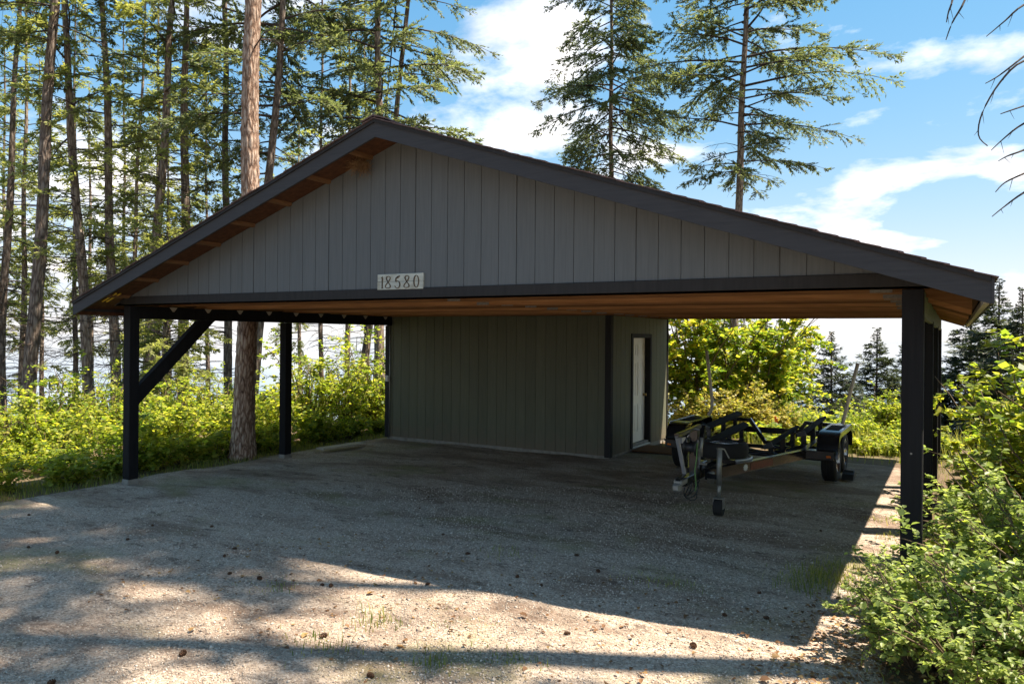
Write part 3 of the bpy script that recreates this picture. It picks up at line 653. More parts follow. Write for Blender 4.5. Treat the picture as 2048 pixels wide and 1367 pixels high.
# ------------------------------------------------------------------ boat trailer
TC = -2.62
tl = thing('boat_trailer', (TC, 12.0, 0.03), 'black tandem axle boat trailer with carpeted bunks parked under the carport', 'trailer')
GZ = 0.03
def T(x, y, z): return (TC + x, y, z + GZ - 0.03)
for s in (-1, 1):
    MB().sweep([T(s * 0.10, 8.95, 0.45), T(s * 0.80, 11.2, 0.46), T(s * 0.80, 14.0, 0.46)], 0.075, 0.125).build('frame_rail', M['gloss'], tl)
MB().bar(T(0, 8.32, 0.455), T(0, 9.75, 0.455), 0.09, 0.10, ch=0.008).build('tongue', M['gloss'], tl)
cpq = MB(); cpq.box(TC - 0.05, TC + 0.05, 8.13, 8.34, 0.44, 0.50, 0.012).box(TC - 0.045, TC + 0.045, 8.06, 8.17, 0.385, 0.47, 0.018)
cp_o = cpq.build('coupler', M['galv'], tl)
MB().bar(T(0, 8.13, 0.505), T(0, 8.36, 0.53), 0.05, 0.02, ch=0.004).build('latch', M['gloss'], cp_o)
for k in range(3): MB().box(TC - 0.055, TC + 0.055, 8.19 + 0.05 * k, 8.205 + 0.05 * k, 0.501, 0.506).build('rib', M['plastic'], cp_o)
# crossmembers: dropped in the middle to clear a hull
def cross(y, pts, w=0.07, h=0.085):
    return MB().sweep([T(x, y, z) for x, z in pts], w, h, (0, 1, 0)).build('crossmember', M['gloss'], tl)
def dip(z0, z1, n=12, x=0.80): return [(-x + 2 * x * i / n, z0 - (z0 - z1) * (0.5 - 0.5 * math.cos(2 * math.pi * i / n)) ** 0.8) for i in range(n + 1)]
cross(10.75, dip(0.45, 0.33, 12, 0.66)); cross(11.5, dip(0.44, 0.25)); cross(12.45, dip(0.44, 0.25))
cross(13.55, [(-1.0, 0.64), (-0.46, 0.655), (-0.20, 0.28), (0.20, 0.28), (0.46, 0.655), (1.0, 0.64)], 0.06, 0.07)
MB().box(TC - 1.0, TC + 1.0, 13.85, 13.92, 0.40, 0.50, 0.006).build('crossmember', M['gloss'], tl)
# axles
for y in (11.78, 12.62): MB().tube([T(-0.98, y, 0.33), T(0.98, y, 0.33)], 0.032, 10).build('axle', M['gloss'], tl, True)
# bunks
def bunk(s, x, z, y0, y1, tilt):
    zr = z + 0.05
    b = MB(); p, q_ = Vector(T(s * x, y0, z - 0.015)), Vector(T(s * x, y1, z + 0.03))
    up = Vector((-s * math.sin(R(tilt)), 0, math.cos(R(tilt)))); b.bar(p, q_, 0.115, 0.055, up, 0.012)
    o = b.build('bunk', M['carpet'], tl)
    for t in (0.10, 0.5, 0.88):
        c = p.lerp(q_, t); zb_ = 0.40 if x > 0.6 else 0.31
        br = MB().box(c.x - 0.035, c.x + 0.035, c.y - 0.03, c.y + 0.03, zb_, c.z - 0.03, 0.004).build('bracket', M['gloss'], o)
    MB().bar(p - Vector((0, 0.012, 0)), p + Vector((0, 0.006, 0)), 0.125, 0.064, up).build('end_cap', M['plastic'], o)
for s in (-1, 1):
    bunk(s, 0.70, 0.70, 11.65, 13.75, 20); bunk(s, 0.40, 0.60, 10.85, 12.95, 24)
    MB().box(TC + s * 0.40 - 0.04, TC + s * 0.40 + 0.04, 11.0, 12.9, 0.275, 0.325, 0.005).build('bunk_rail', M['gloss'], tl)
# wheels
def wheel(x, y, s):
    t = MB(); r = 0.318; w = 0.10
    prof = [(0.19, -w * 0.86), (0.23, -w * 1.0), (0.275, -w * 1.02), (0.302, -w * 0.92), (r, -w * 0.74)]
    grooves = []
    for g in (-0.5, -0.17, 0.17, 0.5): grooves += [(r, (g - 0.07) * w), (r - 0.011, (g - 0.045) * w), (r - 0.011, (g + 0.045) * w), (r, (g + 0.07) * w)]
    prof = prof + grooves + [(r, w * 0.74), (0.302, w * 0.92), (0.275, w * 1.02), (0.23, w * 1.0), (0.19, w * 0.86)]
    t.lathe(prof, 'x', (x, y, r + GZ - 0.004), 40)
    ty = smooth_by_angle(t.build('wheel', M['rubber'], tl), 40)
    q = MB(); c = (x, y, r + GZ - 0.004)
    q.lathe([(0.192, -0.085), (0.197, -0.09), (0.19, 0.08 * s * s), (0.197, 0.092), (0.186, 0.094), (0.176, 0.05)], 'x', c, 32)
    q.lathe([(0.0, 0.062 * s), (0.05, 0.066 * s), (0.06, 0.045 * s), (0.178, 0.03 * s), (0.178, 0.02 * s), (0.0, 0.02 * s)], 'x', c, 32)
    for k in range(5):
        a = 2 * math.pi * k / 5
        p0 = Vector(c) + Vector((0.052 * s, 0.05 * math.cos(a), 0.05 * math.sin(a))); p1 = Vector(c) + Vector((0.07 * s, 0.178 * math.cos(a), 0.178 * math.sin(a)))
        q.bar(p0, p1, 0.05, 0.022, (1, 0, 0), 0.004)
    q.build('rim', M['alloy'], ty)
for s in (-1, 1):
    for y in (11.78, 12.62): wheel(TC + s * 1.09, y, s)
# fenders
def fender(s):
    xin, xout = 0.95, 1.235
    out = [(11.34, 0.40), (11.36, 0.56), (11.45, 0.70), (11.58, 0.748), (12.82, 0.748), (12.95, 0.70), (13.04, 0.56), (13.06, 0.40)]
    inn = [(y + (0.02 if y < 12.2 else -0.02), z - (0.018 if z > 0.5 else 0.0)) for y, z in out]
    q = MB(); n = len(out)
    q.prism(out + inn[::-1], 'x', TC + s * xin, TC + s * xout)
    o = smooth_by_angle(q.build('fender', M['gloss'], tl), 30)
    sk = MB()   # rolled outer lip
    lip = [(y, z) for y, z in out]
    sk.prism([(11.345, 0.52), (11.455, 0.695), (11.585, 0.742), (12.815, 0.742), (12.945, 0.695), (13.035, 0.52), (12.93, 0.62), (12.80, 0.67), (11.60, 0.67), (11.47, 0.62)], 'x', TC + s * (xout - 0.014), TC + s * (xout + 0.004))
    sk.build('skirt', M['gloss'], o)
    MB().bar(T(s * xout, 11.58, 0.752), T(s * xout, 12.82, 0.752), 0.02, 0.012, ch=0.003).build('edge_trim', M['silver'], o)
    MB().box(TC + s * 1.09 - 0.09, TC + s * 1.09 + 0.09, 11.85, 12.5, 0.749, 0.757, 0.002).build('step_pad', M['carpet'], o)
    MB().box(min(TC + s * 0.82, TC + s * 1.2), max(TC + s * 0.82, TC + s * 1.2), 11.17, 11.35, 0.50, 0.525, 0.004).box(min(TC + s * 0.82, TC + s * 1.19), max(TC + s * 0.82, TC + s * 1.19), 11.2, 11.26, 0.40, 0.499, 0.004).build('step', M['gloss'], o)
    MB().box(TC + s * 1.13 - 0.03, TC + s * 1.13 + 0.03, 11.188, 11.199, 0.435, 0.465, 0.004).build('marker_light', M['amber'], o)
    MB().bar(T(s * 0.83, 12.2, 0.42), T(s * 1.0, 12.2, 0.42), 0.06, 0.05).bar(T(s * 0.985, 11.5, 0.45), T(s * 0.985, 12.9, 0.45), 0.02, 0.05).build('fender_bracket', M['gloss'], o)
for s in (-1, 1): fender(s)
# guide poles at the back
MB().tube([(-1.62, 13.5, 0.52), (-1.60, 13.5, 0.60), (-1.49, 13.5, 1.12), (-1.362, 13.5, 1.68)], 0.029, 10).build('guide_pole', M['pole'], tl, True)
MB().tube([(-3.80, 13.5, 0.52), (-3.80, 13.5, 0.61), (-3.785, 13.5, 0.70), (-3.742, 13.5, 0.80), (-3.733, 13.5, 0.95), (-3.785, 13.5, 1.40), (-3.843, 13.5, 1.85)], 0.029, 10).build('guide_pole', M['pole'], tl, True)
for x in (-1.62, -3.80): MB().box(x - 0.05, x + 0.05, 13.46, 13.62, 0.60, 0.68, 0.005).build('pole_clamp', M['gloss'], tl)
# bow stand and winch
st = MB().bar(T(0, 8.37, 0.53), T(-0.02, 8.15, 0.985), 0.040, 0.03, (0, 1, 0), 0.004).build('bow_stand', M['silver'], tl)
MB().bar(T(-0.02, 8.14, 0.985), T(0, 8.93, 1.02), 0.05, 0.045, ch=0.004).build('stand_arm', M['gloss'], st)
MB().prism([(8.20, 0.90), (8.34, 0.955), (8.17, 0.965)], 'x', TC - 0.03, TC + 0.03).build('gusset', M['silver'], st)
wp = MB().box(TC - 0.05, TC + 0.05, 8.70, 8.80, 0.50, 1.0, 0.005).bar(T(0, 8.80, 0.52), T(0, 9.1, 1.0), 0.06, 0.06).build('winch_post', M['gloss'], tl)
wq = MB().lathe([(0.0, -0.07), (0.10, -0.07), (0.10, -0.062), (0.055, -0.06), (0.055, 0.06), (0.10, 0.062), (0.10, 0.07), (0.0, 0.07)], 'x', T(0, 8.62, 0.80), 20)
w_o = wq.build('winch', M['plastic'], tl, True)
MB().bar(T(0.09, 8.62, 0.80), T(0.09, 8.66, 0.62), 0.016, 0.03).tube([T(0.085, 8.66, 0.62), T(0.17, 8.66, 0.62)], 0.014, 8).build('crank', M['galv'], w_o)
MB().sweep([T(0.075, 8.6, 0.86), T(0.085, 8.55, 0.70), T(0.08, 8.5, 0.56), T(0.09, 8.52, 0.40), T(0.085, 8.5, 0.33)], 0.025, 0.006, (1, 0, 0)).build('strap', M['green_strap'], tl)
MB().tube([T(0.10, 8.68, 0.92), T(0.10, 8.66, 0.70)], 0.022, 10).build('tail_reflector_tube', M['galv'], tl, True)
q = MB()
for k in range(3):
    pts = [T(0.02 + 0.03 * k, 8.40 + 0.05 * math.sin(i * 0.5 + k), 0.42 - 0.10 * math.sin(i / 9 * math.pi) - 0.02 * k) for i in range(2)]
    q.tube([T(0.05 + 0.05 * math.cos(i * 0.7 + k) , 8.30 + 0.035 * i, 0.44 - 0.17 * math.sin(i / 9 * math.pi) - 0.02 * k) for i in range(10)], 0.007, 6)
q.build('safety_chain', M['chain'], tl, True)
# actuator box and small tank on the tongue
MB().box(TC - 0.06, TC + 0.06, 8.85, 9.08, 0.505, 0.60, 0.01).build('actuator', M['gloss'], tl)
MB().lathe([(0, -0.07), (0.04, -0.07), (0.045, 0.05), (0.03, 0.07), (0, 0.075)], 'z', T(0.13, 8.97, 0.42), 14).build('reservoir', M['galv'], tl, True)
# spare wheel lying on the tongue
t = MB(); r = 0.30; w = 0.095
t.lathe([(0.17, -w * 0.86), (0.22, -w), (0.27, -w * 0.97), (r - 0.01, -w * 0.75), (r, -w * 0.3), (r, w * 0.3), (r - 0.01, w * 0.75), (0.27, w * 0.97), (0.262, w * 0.93), (0.235, w * 1.02), (0.228, w * 0.96), (0.19, w * 0.86)], 'z', T(0.06, 9.85, 0.64), 40)
sw = smooth_by_angle(t.build('spare_wheel', M['rubber'], tl), 30)
MB().lathe([(0.0, 0.02), (0.06, 0.02), (0.07, 0.0), (0.165, -0.01), (0.192, 0.075), (0.185, 0.08)], 'z', T(0.06, 9.85, 0.64), 28).build('rim', M['alloy'], sw, True)
MB().tube([T(0.06 + 0.31 * math.cos(a), 9.95 + 0.36 * math.sin(a), 0.528) for a in np.linspace(-0.9, 1.2, 12)], 0.018, 8).build('spare_carrier', M['silver'], tl, True)
MB().box(TC + 0.0, TC + 0.12, 9.8, 9.9, 0.51, 0.60).build('spare_bracket', M['gloss'], tl)
# jack with wheel
jx, jy = -2.345, 8.80
jk = MB().tube([(jx, jy, 0.37), (jx, jy, 0.78)], 0.031, 14).build('jack_tube', M['galv'], tl, True)
MB().tube([(jx, jy, 0.22), (jx, jy, 0.372)], 0.023, 12).build('jack_leg', M['galv'], jk, True)
MB().tube([(jx, jy, 0.78), (jx, jy, 0.795)], 0.035, 14).build('jack_cap', M['galv'], jk, True)
MB().bar((jx, jy, 0.785), (jx + 0.05, jy + 0.02, 0.785), 0.02, 0.012).bar((jx + 0.05, jy + 0.02, 0.79), (jx + 0.10, jy + 0.05, 0.68), 0.012, 0.012).build('jack_crank', M['galv'], jk)
MB().box(jx - 0.058, jx + 0.058, jy - 0.05, jy + 0.05, 0.212, 0.224, 0.003).box(jx - 0.058, jx - 0.053, jy - 0.045, jy + 0.045, 0.10, 0.2115).box(jx + 0.053, jx + 0.058, jy - 0.045, jy + 0.045, 0.10, 0.2115).build('jack_yoke', M['galv'], jk)
MB().lathe([(0.0, -0.05), (0.088, -0.05), (0.094, -0.044), (0.094, 0.044), (0.088, 0.05), (0.0, 0.05)], 'x', (jx, jy, 0.094 + GZ - 0.012), 24).build('jack_wheel', M['rubber'], jk)
MB().bar(T(0.12, 8.83, 0.46), (jx - 0.02, jy, 0.46), 0.05, 0.05).build('jack_mount', M['gloss'], tl)
# sticker and red band on the slanting rail, right side
a = Vector(T(0.10, 8.95, 0.45)); b = Vector(T(0.80, 11.2, 0.46)); d = (b - a).normalized(); nrm = d.cross(Vector((0, 0, 1))).normalized()
def onrail(t, z): return a + d * t + nrm * 0.0392 + Vector((0, 0, z))
def rail_poly(name, pts, m):
    v = [onrail(t, z) for t, z in pts] + [onrail(t, z) + nrm * 0.002 for t, z in pts]; n = len(pts)
    pymesh(name, v, [tuple(range(n, 2 * n)), tuple(range(n - 1, -1, -1))] + [(i, (i + 1) % n, (i + 1) % n + n, i + n) for i in range(n)], m, tl)
leafp = []
for i in range(22):
    an = 2 * math.pi * i / 22; rr = 0.048 if i % 2 == 0 else 0.031
    leafp.append((0.78 + rr * 1.25 * math.cos(an), 0.0 + rr * math.sin(an)))
rail_poly('leaf_sticker', leafp, M['white'])
rail_poly('red_decal', [(0.90, -0.045), (1.45, -0.045), (1.45, 0.045), (0.90, 0.045)], M['red_decal'])
# chock behind the near rear wheel
wc = thing('wheel_chock', (-1.40, 12.2, 0.02), 'small black block wedged beside the right-hand trailer tyre', 'chock')
MB().prism([(11.98, 0.025), (12.34, 0.025), (12.30, 0.10), (12.20, 0.135), (12.05, 0.10)], 'x', TC + 1.205, TC + 1.36).build('wedge', M['plastic'], wc)
MB().bar((TC + 1.22, 12.17, 0.135), (TC + 1.345, 12.17, 0.135), 0.02, 0.02).build('handle', M['plastic'], wc)

# ------------------------------------------------------------------ vegetation generators (numpy, one mesh per part)
rng = np.random.default_rng(11)
def unit(v): return v / np.maximum(np.linalg.norm(v, axis=-1, keepdims=True), 1e-9)
def quads_from(P, A, B):
    """pointed leaf-like quads: base P, length vector A, half-width vector B"""
    n = len(P); V = np.empty((n, 4, 3)); V[:, 0] = P; V[:, 1] = P + A * 0.45 + B; V[:, 2] = P + A; V[:, 3] = P + A * 0.45 - B
    return V.reshape(-1, 3), np.arange(n * 4).reshape(-1, 4)
def leaves_from(P, A, B, Nn, cup=0.18):
    """six-sided folded leaf: 4 triangles around a midrib"""
    n = len(P); V = np.empty((n, 6, 3)); l = np.linalg.norm(A, axis=1, keepdims=True)
    V[:, 0] = P; V[:, 1] = P + A * 0.30 + B * 0.92 + Nn * l * cup * 0.5; V[:, 2] = P + A * 0.68 + B * 0.78 + Nn * l * cup * 0.4
    V[:, 3] = P + A - Nn * l * cup * 0.5; V[:, 4] = P + A * 0.68 - B * 0.78 + Nn * l * cup * 0.4; V[:, 5] = P + A * 0.30 - B * 0.92 + Nn * l * cup * 0.5
    b = (np.arange(n) * 6)[:, None]
    F = np.concatenate([b + np.array([[0, 1, 2, 3]]), b + np.array([[0, 3, 4, 5]])], 0)
    return V.reshape(-1, 3), F
def tubes_np(paths, rads, n=4):
    """many tapering limbs at once: paths (k,m,3), rads (k,m)"""
    k, m, _ = paths.shape
    t = np.gradient(paths, axis=1); t = unit(t); up = np.broadcast_to(np.array([0.11, 0.17, 0.98]), t.shape)
    r = unit(np.cross(t, up) + 1e-6); u = np.cross(r, t)
    a = np.arange(n) * 2 * np.pi / n
    V = paths[:, :, None] + (r[:, :, None] * np.cos(a)[None, None, :, None] + u[:, :, None] * np.sin(a)[None, None, :, None]) * rads[:, :, None, None]
    base = (np.arange(k) * m * n)[:, None, None, None]
    i = np.arange(m - 1)[None, :, None, None] * n; j = np.arange(n)[None, None, :, None]; jn = (j + 1) % n
    F = np.concatenate([base + i + j, base + i + jn, base + i + n + jn, base + i + n + j], -1).reshape(-1, 4)
    return V.reshape(-1, 3), F

def branch_template(L, dens=1.0):
    """one flat conifer bough along +X: axis, twigs, needle sprays"""
    nt_ = int(L * 9 * dens) + 6
    t = np.sort(rng.uniform(0.22, 1.0, nt_)); side = np.where(np.arange(nt_) % 2 == 0, 1, -1)
    sag = lambda q: L * (0.10 * q - 0.24 * q ** 2)
    base = np.stack([L * t, np.zeros(nt_), sag(t)], -1)
    tl_ = (0.16 + 0.40 * L * (1.05 - t) * np.clip((t - 0.12) * 2.4, 0, 1)) * rng.uniform(0.55, 1.15, nt_); tl_ = np.minimum(tl_, 1.1)
    ang = np.radians(rng.uniform(32, 62, nt_)) * side
    td = np.stack([np.cos(ang), np.sin(ang), rng.uniform(-0.75, 0.30, nt_)], -1); td = unit(td)
    Ps, As, Bs = [], [], []
    for k in range(nt_):
        n = max(6, int(tl_[k] / 0.0155 * dens)); q = rng.uniform(0.08, 1.0, n)
        p = base[k] + td[k] * (tl_[k] * q)[:, None] + np.array([0, 0, -0.12 * tl_[k]]) * (q ** 2)[:, None]
        sd = np.where(rng.random(n) < 0.5, 1, -1) * np.radians(rng.uniform(15, 62, n))
        c, s_ = np.cos(sd), np.sin(sd)
        d = np.stack([td[k, 0] * c - td[k, 1] * s_, td[k, 0] * s_ + td[k, 1] * c, td[k, 2] + rng.uniform(-0.45, 0.5, n)], -1); d = unit(d)
        ln = rng.uniform(0.075, 0.165, n)
        Ps.append(p); As.append(d * ln[:, None])
        w = np.cross(d, np.stack([rng.normal(0, 0.55, n), rng.normal(0, 0.55, n), np.ones(n)], -1)); Bs.append(unit(w) * rng.uniform(0.013, 0.0235, n)[:, None])
    twig_paths = np.stack([base, base + td * tl_[:, None] * 0.5 - np.array([0, 0, 1]) * (0.03 * tl_)[:, None], base + td * tl_[:, None] * 0.95 - np.array([0, 0, 1]) * (0.11 * tl_)[:, None]], 1)
    return dict(L=L, P=np.concatenate(Ps), A=np.concatenate(As), B=np.concatenate(Bs), tw=twig_paths, sag=sag)
TEMPL = {l: [branch_template(l, d) for d in (0.8, 1.0, 1.15)] for l in (0.8, 1.5, 2.3, 3.2, 4.0)}
def conifer_mesh(name, H, base, top_r, Rm, nb, needle, bare=(0, 0), shape=0.8, droop=10, gap=0.0):
    """crown + limbs of one kind of conifer; base = lowest green bough, Rm = widest bough"""
    Ps, As, Bs, paths, rads, twp, twr = [], [], [], [], [], [], []
    def rot(az, el):
        ca, sa_, ce, se = math.cos(az), math.sin(az), math.cos(el), math.sin(el)
        return np.array([[ca * ce, -sa_, -ca * se], [sa_ * ce, ca, -sa_ * se], [se, 0, ce]])
    for i in range(nb):
        f = (i + rng.random()) / nb; z = base + (H - base) * f ** 1.08
        rel = (z - base) / (H - base)
        rr = Rm * (min(1, 0.55 + rel * 2.2) if rel < 0.22 else max(0.06, (1 - rel) / 0.78) ** shape) * rng.uniform(0.55, 1.12)
        if rng.random() < gap: continue
        key = min(TEMPL, key=lambda l: abs(l - rr)); T_ = TEMPL[key][rng.integers(3)]; sc = rr / T_['L']
        az = i * 2.39996 + rng.normal(0, 0.5); el = math.radians(-droop + 38 * rel + rng.normal(0, 7))
        Rt = rot(az, el); roll = rng.normal(0, 0.25)
        Rr = np.array([[1, 0, 0], [0, math.cos(roll), -math.sin(roll)], [0, math.sin(roll), math.cos(roll)]]); Rt = Rt @ Rr
        o = np.array([0, 0, z])
        es = min(1.12, max(0.45, sc ** 0.5)) * rng.uniform(0.9, 1.12); kp = rng.random(len(T_['P'])) < min(1.0, 0.25 + sc)
        Ps.append((T_['P'][kp] * sc) @ Rt.T + o); As.append(T_['A'][kp] @ Rt.T * es); Bs.append(T_['B'][kp] @ Rt.T * es)
        q = np.linspace(0, 1, 6); ax_ = np.stack([rr * q, rr * 0.03 * np.sin(q * 5 + i), T_['sag'](q) * sc], -1) @ Rt.T + o
        paths.append(ax_); rads.append(np.linspace(0.008 + 0.008 * rr, 0.003, 6))
        tw = (T_['tw'] * sc) @ Rt.T + o; tw = tw[::2]
        twp.append(tw); twr.append(np.tile(np.array([0.006, 0.0045, 0.003]), (len(tw), 1)))
    nd, zd = bare                                            # dead snags below the crown
    for i in range(nd):
        z = zd + (base + 1.5 - zd) * rng.random(); az = rng.uniform(0, 6.28); L = rng.uniform(0.4, 2.0)
        d = np.array([math.cos(az), math.sin(az), 0]); q = np.linspace(0, 1, 6)[:, None]
        w = np.stack([np.zeros(6), np.zeros(6), -0.28 * L * np.linspace(0, 1, 6) ** 2 + 0.12 * L * np.linspace(0, 1, 6) + 0.02 * rng.normal(size=6)], -1)
        pth = d * L * q + np.array([0, 0, z]) + w; paths.append(pth); rads.append(np.linspace(0.014, 0.003, 6))
        for k in range(rng.integers(1, 5)):
            p0 = pth[rng.integers(2, 5)]; dd = unit(d + rng.normal(0, 0.7, 3)) * rng.uniform(0.15, 0.6)
            twp.append(np.stack([p0, p0 + dd * 0.5 + [0, 0, -0.02], p0 + dd + [0, 0, -0.08]])[None]); twr.append(np.array([[0.006, 0.004, 0.002]]))
    V, F = quads_from(np.concatenate(Ps), np.concatenate(As), np.concatenate(Bs))
    crown = npmesh(name + '_crown', V, F, needle)
    zc_ = np.linspace(zd if nd else base, H - 0.3, 6); paths.append(np.stack([0 * zc_, 0 * zc_, zc_], -1)); rads.append(np.full(6, 0.02))   # unseen core rod joining the limbs inside the trunk
    V1, F1 = tubes_np(np.stack(paths), np.stack(rads), 5); V2, F2 = tubes_np(np.concatenate(twp), np.concatenate(twr), 3)
    limbs = npmesh(name + '_limbs', np.concatenate([V1, V2]), np.concatenate([F1, F2 + len(V1)]), M['twig'])
    return crown, limbs
def trunk_mesh(H, r0, r1, bend, m, sides=14, rings=34, seed=0, rough=0.05):
    g = np.random.default_rng(seed); z = np.linspace(-0.5, H, rings); t = np.clip(z / H, 0, 1)
    r = r0 + (r1 - r0) * t ** 0.9 + r0 * 0.35 * np.exp(-np.maximum(z, 0) / 0.35)
    cx = bend[0] * np.sin(t * math.pi) + 0.02 * np.sin(z * 1.1 + seed); cy = bend[1] * np.sin(t * math.pi) + 0.02 * np.cos(z * 0.9 + seed)
    a = np.arange(sides) * 2 * math.pi / sides
    lob = 1 + rough * g.normal(size=(rings, sides)) + 0.04 * np.sin(3 * a + seed)[None]
    V = np.stack([cx[:, None] + r[:, None] * lob * np.cos(a), cy[:, None] + r[:, None] * lob * np.sin(a), np.repeat(z[:, None], sides, 1)], -1).reshape(-1, 3)
    i = np.arange(rings - 1)[:, None] * sides; j = np.arange(sides)[None]; jn = (j + 1) % sides
    F = np.stack([i + j, i + jn, i + sides + jn, i + sides + j], -1).reshape(-1, 4)
    return npmesh('trunk', V, F, m, smooth=True)

CV = {
 'wood_a': conifer_mesh('wood_a', 18, 4.6, 0, 2.3, 62, M['needle2'], (60, 1.6), 0.6, 14, 0.22),
 'wood_b': conifer_mesh('wood_b', 18, 6.0, 0, 2.0, 54, M['needle2'], (70, 1.6), 0.6, 16, 0.22),
 'wood_c': conifer_mesh('wood_c', 16.5, 3.4, 0, 1.9, 72, M['needle2'], (50, 1.4), 0.65, 10, 0.18),
 'high': conifer_mesh('high', 24, 9.0, 0, 2.9, 70, M['needle'], (40, 2.2), 0.7, 14, 0.15),
 'sparse': conifer_mesh('sparse', 24, 11.0, 0, 2.5, 48, M['needle'], (40, 3.0), 0.7, 12, 0.12),
 'open': conifer_mesh('open', 20, 5.8, 0, 3.6, 76, M['needle'], (30, 2.4), 0.55, 10, 0.14),
 'fir': conifer_mesh('fir', 25, 10.2, 0, 3.8, 180, M['needle'], (10, 6.0), 0.75, 18, 0.08),
 'wide': conifer_mesh('wide', 26, 9.2, 0, 4.6, 150, M['needle'], (14, 5.0), 0.6, 6, 0.16),
 'young': conifer_mesh('young', 9, 0.6, 0, 2.7, 270, M['needle3'], (0, 0), 1.0, 8, 0.0),
 'sapling': conifer_mesh('sapling', 8, 0.8, 0, 2.0, 140, M['needle2'], (0, 0), 0.95, 4, 0.0),
}
TREE_H = {'wood_a': 18, 'wood_b': 18, 'wood_c': 16.5, 'high': 24, 'open': 20, 'fir': 25, 'wide': 26, 'sparse': 24}
TREES = []
def tree(name, px_top, px_bot, y_bot, wpx, zc, kind, label, bk='bark', H=None, group=None, base=None, bend=(0, 0), zoff=0.0, spin=None, cs=1.0):
    """px_top: trunk position at the photo's top edge (y = 0); px_bot at y_bot; wpx: trunk width in photo pixels"""
    b = atD(px_bot, y_bot, zc); t = atD(px_top, 0, zc)
    d = (t - b); d = d / d.z
    gz_ = thz(b.x, b.y)
    root = b + d * (gz_ - b.z); gz_ = thz(root.x, root.y); root = Vector((root.x, root.y, gz_))
    H = H or TREE_H[kind]
    e = thing(name, root, label, 'tree', group)
    r = wpx / FPX * zc / 2
    q = Vector((0, 0, 1)).rotation_difference(Vector((d.x, d.y, 1)).normalized()); e.rotation_mode = 'QUATERNION'; e.rotation_quaternion = q
    big = bk == 'bark_pond'; link('trunk', trunk_mesh(H, r * 1.04, 0.02, bend, M[bk], 40 if big else 16, 420 if big else 60, len(TREES), 0.045 if big else 0.05), None, e)
    cw, lm = CV[kind]
    sp_ = spin if spin is not None else random.uniform(0, 6.28)
    z_ = 0.0 + zoff
    for nm, me in (('crown', cw), ('branches', lm)):
        o = link(nm, me, None, e); o.rotation_euler = (0, 0, sp_); o.location = (0, 0, z_); o.scale = (cs, cs, 1)
    TREES.append(e); return e
P_, F_ = 'pine_tree', 'fir_tree'
tree(F_, 40, 2, 700, 20, 21, 'wood_c', 'slender conifer at the far left edge of the photo, faintly leaning right', 'bark_dark')
tree(F_, 54, 46, 700, 14, 27, 'wood_b', 'thin reddish conifer trunk just left of the thick leaning dark trunk', 'bark')
tree(F_, 110, 62, 760, 27, 17.5, 'high', 'thick dark conifer trunk leaning right, third from the left edge', 'bark_dark')
tree(F_, 126, 176, 740, 22, 18.5, 'wood_a', 'conifer trunk leaning left, crossing behind the left end of the eave', 'bark')
tree(F_, 150, 150, 720, 11, 27, 'wood_c', 'thin straight conifer half hidden behind the left-leaning trunk', 'bark_dark')
tree(F_, 206, 230, 760, 21, 19, 'wood_b', 'straight grey-brown conifer just left of the front left post', 'bark')
tree(F_, 346, 292, 800, 24, 19, 'wood_a', 'dark-topped conifer with dense boughs rising over the left roof slope', 'bark', zoff=0.5)
tree(F_, 292, 262, 640, 12, 26, 'wood_c', 'thin conifer between the two trunks over the left eave', 'bark')
tree(F_, 372, 368, 800, 23, 20, 'wood_b', 'conifer trunk seen through the opening right of the knee brace foot', 'bark')
tree(F_, 449, 457, 720, 17, 22, 'high', 'straight slim conifer just left of the big orange-barked pine', 'bark_dark', zoff=-1.5)
tree(P_, 508, 488, 910, 40, 13.0, 'sparse', 'big pine with orange-brown flaky bark beside the carport', 'bark_pond', zoff=4.0, H=28)
tree(F_, 567, 512, 700, 21, 19, 'open', 'dark leaning conifer just right of the big orange-barked pine', 'bark_dark', spin=0.3)
tree(F_, 757, 757, 700, 22, 21, 'open', 'straight grey conifer trunk rising directly behind the roof ridge', 'bark', spin=1.2)
tree(F_, 793, 726, 690, 16, 22, 'open', 'thinner conifer trunk just right of the one behind the ridge', 'bark_dark', bend=(0.35, 0.1), spin=2.8)
tree(F_, 700, 696, 740, 12, 28, 'wood_b', 'thin conifer seen through the gap left of the shed', 'bark')
tree(F_, 318, 314, 700, 14, 27, 'wood_c', 'thin conifer seen just above the knee brace', 'bark')
tree(F_, 1223, 1222, 640, 15, 30, 'fir', 'tall fir with an even narrow crown left of the two over the right roof', 'bark', spin=0.7)
tree(F_, 1493, 1466, 700, 20, 26, 'wide', 'tall fir with a broad open crown right of the two over the right roof', 'bark', spin=2.2)
# young conifers below the crest, behind the trailer and beyond the right eave
def low_conifer(px, y_top, zc, H, label, kind='young', cs=1.0, group=None):
    t = atD(px, y_top, zc); e = thing('young_fir', (t.x, t.y, thz(t.x, t.y)), label, 'tree', group)
    hh = t.z - e.location.z; k = {'young': 9, 'sapling': 8}[kind]; f = hh / k
    link('trunk', trunk_mesh(hh, 0.012 * hh + 0.03, 0.01, (0, 0), M['bark_dark'], 10, 16, int(px)), None, e)
    for nm, me in (('crown', CV[kind][0]), ('branches', CV[kind][1])):
        o = link(nm, me, None, e); o.rotation_euler = (0, 0, px); o.scale = (f * cs, f * cs, f)
low_conifer(1664, 664, 30, 9, 'dense pointed young fir seen behind the trailer', cs=1.3)
low_conifer(1754, 656, 32, 9, 'pointed young fir between the right guide pole and the right posts', cs=1.3)
low_conifer(1806, 690, 47, 9, 'young fir half hidden by the front right post', cs=1.3)
low_conifer(1942, 622, 30, 9, 'dark young fir directly below the right eave tip', cs=1.5)
low_conifer(1998, 560, 28, 9, 'tall fir rising beyond the right eave tip', cs=1.3)
